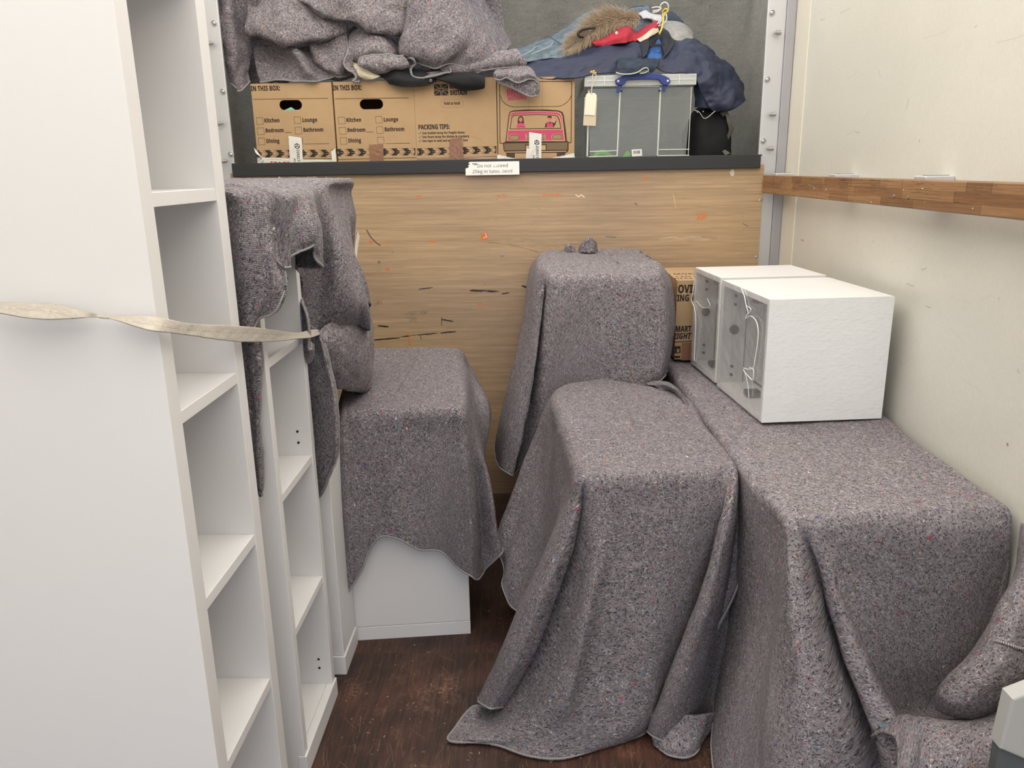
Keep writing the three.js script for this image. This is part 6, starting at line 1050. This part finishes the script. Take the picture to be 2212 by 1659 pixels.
{ // black bag at the end of the shelf
  const t = thing('black_bag', 'black fabric bag with grey strap at the end of the raised shelf', 'bag');
  const cx = onZ(1528, 300, -3.25).x, y0 = SHELF_Y + 0.002, yt = onZ(1528, 230, -3.2).y, rows = [];
  const ribs = []; for (let k = 0; k <= 20; k++) { const a = k / 20 * Math.PI * 2, r = []; for (const [h, w] of [[0, 0.0], [0.004, 0.8], [0.03, 1], [0.10, 1.02], [0.16, 0.96], [0.20, 0.8], [0.225, 0.5], [0.228, 0.0]]) { const ca = Math.cos(a), sa = Math.sin(a), e = 0.55; r.push(V(cx + 0.075 * w * Math.sign(ca) * Math.abs(ca) ** e, y0 + h * (yt - y0) / 0.228, -3.27 + 0.15 * w * Math.sign(sa) * Math.abs(sa) ** e)); } ribs.push(r); }
  const s = loft(ribs, { nu: 80, nv: 50, wrinkle: 0.006, scale: 14, z0: 75, thick: 0.002 }); part('body', s.geometry, clothMat(12, 12, 14, { grain: 0.2 }), t);
  const strap = addCloth(t, 'strap', [[[1556, 244, -3.13], [1570, 240, -3.12], [1578, 258, -3.11], [1584, 278, -3.12], [1574, 300, -3.13], [1562, 318, -3.13], [1578, 332, -3.11]], [[1562, 252, -3.13], [1568, 250, -3.12], [1570, 262, -3.11], [1574, 282, -3.12], [1566, 300, -3.13], [1556, 318, -3.13], [1566, 336, -3.11]]], { nu: 6, nv: 60, wrinkle: 0 }, clothMat(92, 90, 86));
  part('zip', cord([[1500, 238, -3.09], [1510, 242, -3.088], [1522, 256, -3.085], [1545, 240, -3.085]].map(P3), 0.0018), M.steel, t);
  for (const p of [[1519, 241, -3.085], [1507, 242, -3.085]]) { const q = P3(p); part('stud', new THREE.SphereGeometry(0.003, 10, 6).translate(q.x, q.y, q.z), M.steel, t); }
}
{ // coat hangers
  const hook = (pts, r, m, label, name = 'coat_hanger') => solo(name, new THREE.TubeGeometry(new THREE.CatmullRomCurve3(pts.map(P3), false, 'centripetal'), 60, r, 7), m, label, 'hanger');
  const wht = std({ color: 0xe6e8ea, roughness: 0.4 }), yel = std({ color: 0xdcc24a, roughness: 0.45 }), blk = std({ color: 0x0d0d10, roughness: 0.5 });
  hook([[1410, 24, -3.30], [1424, 20, -3.29], [1428, 10, -3.28], [1436, 5, -3.28], [1443, 10, -3.28], [1443, 22, -3.29], [1434, 36, -3.30], [1424, 52, -3.30]], 0.0028, wht, 'white wire coat hanger with its hook standing highest in the heap');
  hook([[1430, 26, -3.28], [1438, 19, -3.27], [1443, 24, -3.27], [1436, 28, -3.27], [1432, 30, -3.27], [1433, 42, -3.25], [1430, 60, -3.22], [1424, 74, -3.2]], 0.0035, yel, 'yellow plastic coat hanger hook in the clothes heap');
  hook([[1408, 17, -3.29], [1420, 15, -3.28], [1428, 18, -3.28], [1420, 25, -3.28], [1410, 27, -3.29]], 0.0022, wht, 'small white coat hanger hook lying beside the denim jacket');
  hook([[1420, 52, -3.27], [1428, 40, -3.27], [1438, 30, -3.27], [1440, 42, -3.26], [1432, 52, -3.25], [1422, 56, -3.25]], 0.002, wht, 'white coat hanger loop below the yellow hook');
  hook([[1286, 60, -3.23], [1270, 62, -3.22], [1255, 66, -3.21], [1249, 73, -3.205], [1252, 79, -3.205], [1260, 80, -3.21]], 0.0048, blk, 'black plastic coat hanger hook beside the tan fur');
}
// ---------------------------------------------------------------- webbing strap across the bookcases
{
  const edges = [ // upper edge, lower edge
    [[-60, 652, -1.02], [-60, 668, -1.00]], [[0, 653, -1.02], [0, 675, -0.995]], [[60, 654, -1.025], [50, 683, -0.995]], [[115, 657, -1.03], [100, 688, -1.0]], [[165, 668, -1.028], [150, 687, -1.01]],
    [[205, 677, -1.02], [200, 686, -1.02]], [[245, 688, -1.01], [240, 681, -1.03]].reverse(), [[300, 682, -1.035], [290, 703, -1.012]], [[345, 686, -1.036], [330, 714, -1.01]], [[400, 697, -1.085], [385, 721, -1.06]], [[440, 701, -1.15], [430, 727, -1.12]],
    [[500, 703, -1.25], [490, 736, -1.22]], [[560, 708, -1.37], [545, 739, -1.33]], [[610, 715, -1.50], [600, 737, -1.46]], [[645, 718, -1.62], [645, 731, -1.58]], [[672, 712, -1.72], [672, 729, -1.68]], [[690, 712, -1.78], [692, 722, -1.76]],
  ];
  const ribs = edges.map(([a, b]) => { const p = P3(a), q = P3(b); return [p, p.clone().lerp(q, 0.5), q]; });
  const s = loft(ribs, { nu: 200, nv: 14, thick: 0.0018, wrinkle: 0.0006, scale: 40 });
  const uv = s.geometry.attributes.uv; for (let i = 0; i < uv.count; i++) uv.setY(i, uv.getY(i) / 0.034);
  const t = thing('webbing_strap', 'twisted beige webbing strap drawn across the bookcases into the blanket', 'strap');
  part('webbing', s.geometry, M.webbing, t);
  // other end of it, showing on the far side of the draped blanket
  const e = loft([[[758, 500, -2.2], [752, 530, -2.14], [750, 568, -2.06]], [[762, 512, -2.2], [757, 540, -2.14], [754, 572, -2.06]]].map((r) => r.map(P3).map((p) => p.add(V(0.02, 0, 0)))), { nu: 4, nv: 20, thick: 0.0018, wrinkle: 0 }); part('webbing', e.geometry, M.webbing, t);
}
// ---------------------------------------------------------------- carton behind the wrapped cabinets
{
  const z = -2.63, y0 = 0.662, top = onZ(1470, 606, z).y, x0 = 0.49, x1 = 0.80, d = 0.34, W = 640, H = Math.round(W * (top - y0) / (x1 - x0));
  const t = thing('moving_carton', 'cardboard moving carton with bold black print behind the wrapped cabinets', 'box', [(x0 + x1) / 2, y0, z]);
  const [c, x] = cardCanvas(W, H, 0.96), p = facePainter(x, W, H, x0, x1, y0, top, z), B = 'bold # sans-serif';
  p.text('MOVING', 1447, 633, 1524, 17, B, BLACK); p.text('MOVING', 1430, 651, 1489, 13.5, B, BLACK); p.text('BOX', 1494, 651, 1524, 13.5, B, BLACK);
  p.text('SMART', 1452, 717, 1493, 12.5, B, BLACK); p.text('RIGHT', 1452, 732.5, 1491, 12.5, 'bold italic # sans-serif', BLACK); p.line([[1440, 740], [1498, 737]], 6, BLACK);
  p.fill([[1440, 749], [1470, 747.5], [1470, 763], [1440, 764.5]], BLACK); p.text('30 x', 1444, 761, 1468, 9, B, rgb(...CARD)); p.fill([[1440, 770], [1469, 768.5], [1469, 773.5], [1440, 775]], BLACK);
  const [c2, x2] = cardCanvas(W, 480); x2.fillStyle = BLACK; x2.save(); x2.scale(1, 0.9); x2.font = 'bold 64px sans-serif'; x2.fillText('FOR MORE PACKING', -112, 300); x2.font = 'bold 54px sans-serif'; x2.fillText('CAN', 20, 405); x2.fillText('HERE', -6, 478); x2.restore();
  x2.fillRect(150, 340, 86, 22); x2.beginPath(); x2.ellipse(194, 390, 40, 28, 0, 0, 7); x2.fill(); x2.setLineDash([16, 14]); x2.strokeStyle = rgb(110, 80, 48); x2.lineWidth = 4; x2.beginPath(); x2.moveTo(0, 90); x2.lineTo(W, 90); x2.stroke();
  const w = (x1 - x0) / 2, h = top - y0;
  part('carton_walls', box(-w, w, 0, h - 0.001, -d, -0.0006), M.card, t);
  part('printed_panel', quad(V(-w, 0, 0), V(w, 0, 0), V(w, h, 0), V(-w, h, 0)), std({ map: texOf(c, { repeat: false }), roughness: 0.85 }), t);
  part('lid_flap', quad(V(-w, h, 0), V(w, h, 0), V(w, h + 0.001, -d), V(-w, h + 0.001, -d)), std({ map: texOf(c2, { repeat: false }), roughness: 0.85 }), t);
  const a = onZ(1471, 778, z).sub(t.position), b = onZ(1496, 740, z).sub(t.position); part('brown_tape', box(a.x, b.x + 0.03, a.y, b.y, 0.0005, 0.0014), M.brownTape, t);
}
// ---------------------------------------------------------------- two white wall cabinets in stretch film
{
  const Y0 = 0.656, a = onY(1645, 913, Y0), far = onY(1497, 790, Y0), turn = Math.atan2(far.x - a.x, far.z - a.z) - Math.PI; // long axis from near to far
  const w = 0.318, h = onZ(1665, 647, a.z).y - Y0, L = a.distanceTo(far);
  const seam = onY(1566, 832, Y0).distanceTo(a), T = 0.016;
  const film = (() => {
    reseed(88); const [c, x] = canvas(1024, 1024); x.fillStyle = 'rgb(150,150,150)'; x.fillRect(0, 0, 1024, 1024);
    for (let i = 0; i < 900; i++) { const px = rr(-100, 1024), py = rr(0, 1100), l = rr(40, 420) * rnd() + 20, an = rnd() < 0.6 ? rr(-0.62, -0.25) : rr(-0.12, 0.16), g = rnd() < 0.6 ? 255 : 70; x.strokeStyle = rgb(g, g, g, rr(0.05, 0.35)); x.lineWidth = rr(0.8, 3); x.beginPath(); x.moveTo(px, py); x.quadraticCurveTo(px + Math.cos(an) * l / 2, py + Math.sin(an) * l / 2 + rr(-10, 10), px + Math.cos(an) * l, py + Math.sin(an) * l); x.stroke(); }
    return c;
  })();
  const filmClear = phys({ color: 0xffffff, transmission: 0.93, roughness: 0.16, thickness: 0, ior: 1.5, bumpMap: texOf(film, { srgb: false, repeat: true, rx: 2.6, ry: 2.6 }), bumpScale: 0.003 });
  const filmWhite = phys({ color: new THREE.Color().setRGB(0.84, 0.85, 0.87), roughness: 0.3, clearcoat: 0.9, clearcoatRoughness: 0.12, bumpMap: texOf(film, { srgb: false, rx: 2.7, ry: 2.7 }), bumpScale: 0.0022 });
  const wrinkled = std({ color: 0xf2f4f6, roughness: 0.25 });
  const dark = std({ color: 0x2c2b2a, roughness: 0.5 }), inner = M.white;
  const make = (label, d0, d1, front) => {
    const t = thing('wall_cabinet', label, 'cabinet', [a.x, Y0, a.z], turn);
    part('top_panel', box(0, w, h - T, h, -d1, -d0, 0.001), M.white, t); part('bottom_panel', box(0, w, 0, T, -d1, -d0, 0.001), M.white, t);
    part('side_panel', box(0, w, T, h - T, -d0 - T, -d0, 0.001), front ? filmWhite : M.white, t); part('side_panel', box(0, w, T, h - T, -d1, -d1 + T, 0.001), M.white, t);
    part('back_panel', box(w - 0.012, w - 0.004, T, h - T, -d1 + T, -d0 - T), inner, t);
    if (front) part('film_front', quad(V(-0.001, 0, -d0 + 0.0015), V(w + 0.001, 0, -d0 + 0.0015), V(w + 0.001, h - 0.001, -d0 + 0.0015), V(-0.001, h - 0.001, -d0 + 0.0015)), filmWhite, t);
    const fl = loft([0, 1, 2, 3, 4].map((i) => { const zz = -d0 - (d1 - d0) * i / 4; return [0, 1, 2, 3, 4].map((j) => V(-0.0025 - (i > 0 && i < 4 && j > 0 && j < 4 ? -0.004 : 0), h * (1 - j / 4), zz)); }), { nu: 60, nv: 60, thick: 0.00015, wrinkle: 0.0012, scale: 26, stretch: [1, 1.6], z0: d0 * 10, world: false });
    part('film', fl.geometry, filmClear, t);
    // fittings inside
    for (const [y, z, s] of [[h - T - 0.012, -d0 - (d1 - d0) * 0.45, 0.016], [T + 0.012, -d0 - (d1 - d0) * 0.5, 0.016]]) part('hinge_plate', box(0.02, 0.06, y - 0.008, y + 0.008, z - s, z + s, 0.003), dark, t);
    for (const [y, z] of [[h * 0.55, -d1 + T + 0.006], [h * 0.78, -d1 + T + 0.003], [h * 0.86, -d1 + T + 0.003], [h * 0.2, -d1 + T + 0.003], [h * 0.12, -d1 + T + 0.003]]) part('fixing', new THREE.CylinderGeometry(y > h * 0.5 && y < h * 0.6 ? 0.014 : 0.004, y > h * 0.5 && y < h * 0.6 ? 0.014 : 0.004, 0.006, 14).rotateX(Math.PI / 2).translate(0.035, y, z), dark, t);
    part('shelf_edge', box(0.07, 0.073, T, h - T, -d1 + T, -d1 + T + 0.002), std({ color: 0x8e8a80 }), t);
    part('base_fixing', box(0.1, 0.104, T, T + 0.004, -d1 + 0.03, -d0 - 0.03), dark, t);
    return t;
  };
  const near = make('white wall cabinet wrapped in stretch film, its crinkled side panel facing out', 0, seam - 0.004, true);
  const fart = make('white wall cabinet in stretch film standing against the cardboard carton', seam + 0.012, L + 0.024, false); fart.position.y += 0.004;
  // knots and ropes of twisted film
  const local = (t, px, py, off = 0.004) => { // point on the film plane (local x = 0)
    const r = rayTo(px, py), o = t.worldToLocal(camera.position.clone()), d = r.clone().applyAxisAngle(V(0, 1, 0), -turn); const k = (-off - o.x) / d.x; return o.addScaledVector(d, k); };
  near.updateMatrixWorld(true); fart.updateMatrixWorld(true);
  const rope = (t, pts, r) => part('film_fold', new THREE.TubeGeometry(new THREE.CatmullRomCurve3(pts.map(([x, y]) => local(t, x, y, 0.005)), false, 'centripetal'), 60, r, 5), wrinkled, t);
  rope(near, [[1601, 622], [1608, 640], [1612, 660], [1616, 675], [1610, 688], [1622, 683], [1634, 695], [1638, 715], [1636, 745], [1632, 770], [1628, 792], [1618, 798], [1606, 795]], 0.0014);
  rope(near, [[1606, 797], [1612, 815], [1616, 835], [1618, 860]], 0.0008); rope(near, [[1606, 800], [1616, 812], [1626, 820], [1628, 800], [1620, 794]], 0.0014); rope(near, [[1612, 660], [1622, 668], [1618, 676], [1612, 682]], 0.0012);
  rope(fart, [[1500, 604], [1497, 630], [1494, 648], [1500, 665], [1503, 690], [1501, 740], [1500, 780]], 0.0014); rope(fart, [[1504, 650], [1520, 665], [1534, 660], [1528, 645]], 0.0008);
}
// ---------------------------------------------------------------- pale board by the right wall, close to the camera
{
  const z = -0.98, q = (px, py) => onZ(px, py, z), l = q(2174, 1560).x, yt = q(2174, 1510).y, yb = q(2178, 1612).y;
  const t = thing('pale_board', 'pale grey board on a dark foot standing by the right wall', 'board');
  const s = new THREE.Shape([new THREE.Vector2(l, yb), new THREE.Vector2(0.93, yb - 0.12), new THREE.Vector2(0.93, yt + 0.12), new THREE.Vector2(l + 0.004, yt)]);
  part('panel', new THREE.ExtrudeGeometry(s, { depth: 0.02, bevelEnabled: true, bevelSize: 0.004, bevelThickness: 0.004, bevelSegments: 3 }).translate(0, 0, z - 0.02), std({ color: new THREE.Color().setRGB(0.42, 0.42, 0.415), roughness: 0.6 }), t);
  const f = new THREE.Shape([new THREE.Vector2(l - 0.002, yb), new THREE.Vector2(0.93, yb - 0.125), new THREE.Vector2(0.93, yb - 0.2), new THREE.Vector2(0.93, 0), new THREE.Vector2(l + 0.02, 0), new THREE.Vector2(l - 0.002, yb - 0.03)]);
  part('foot', new THREE.ExtrudeGeometry(f, { depth: 0.016, bevelEnabled: false }).translate(0, 0, z - 0.02), std({ color: 0x55595c, roughness: 0.6 }), t);
}
renderer.render(scene, camera);
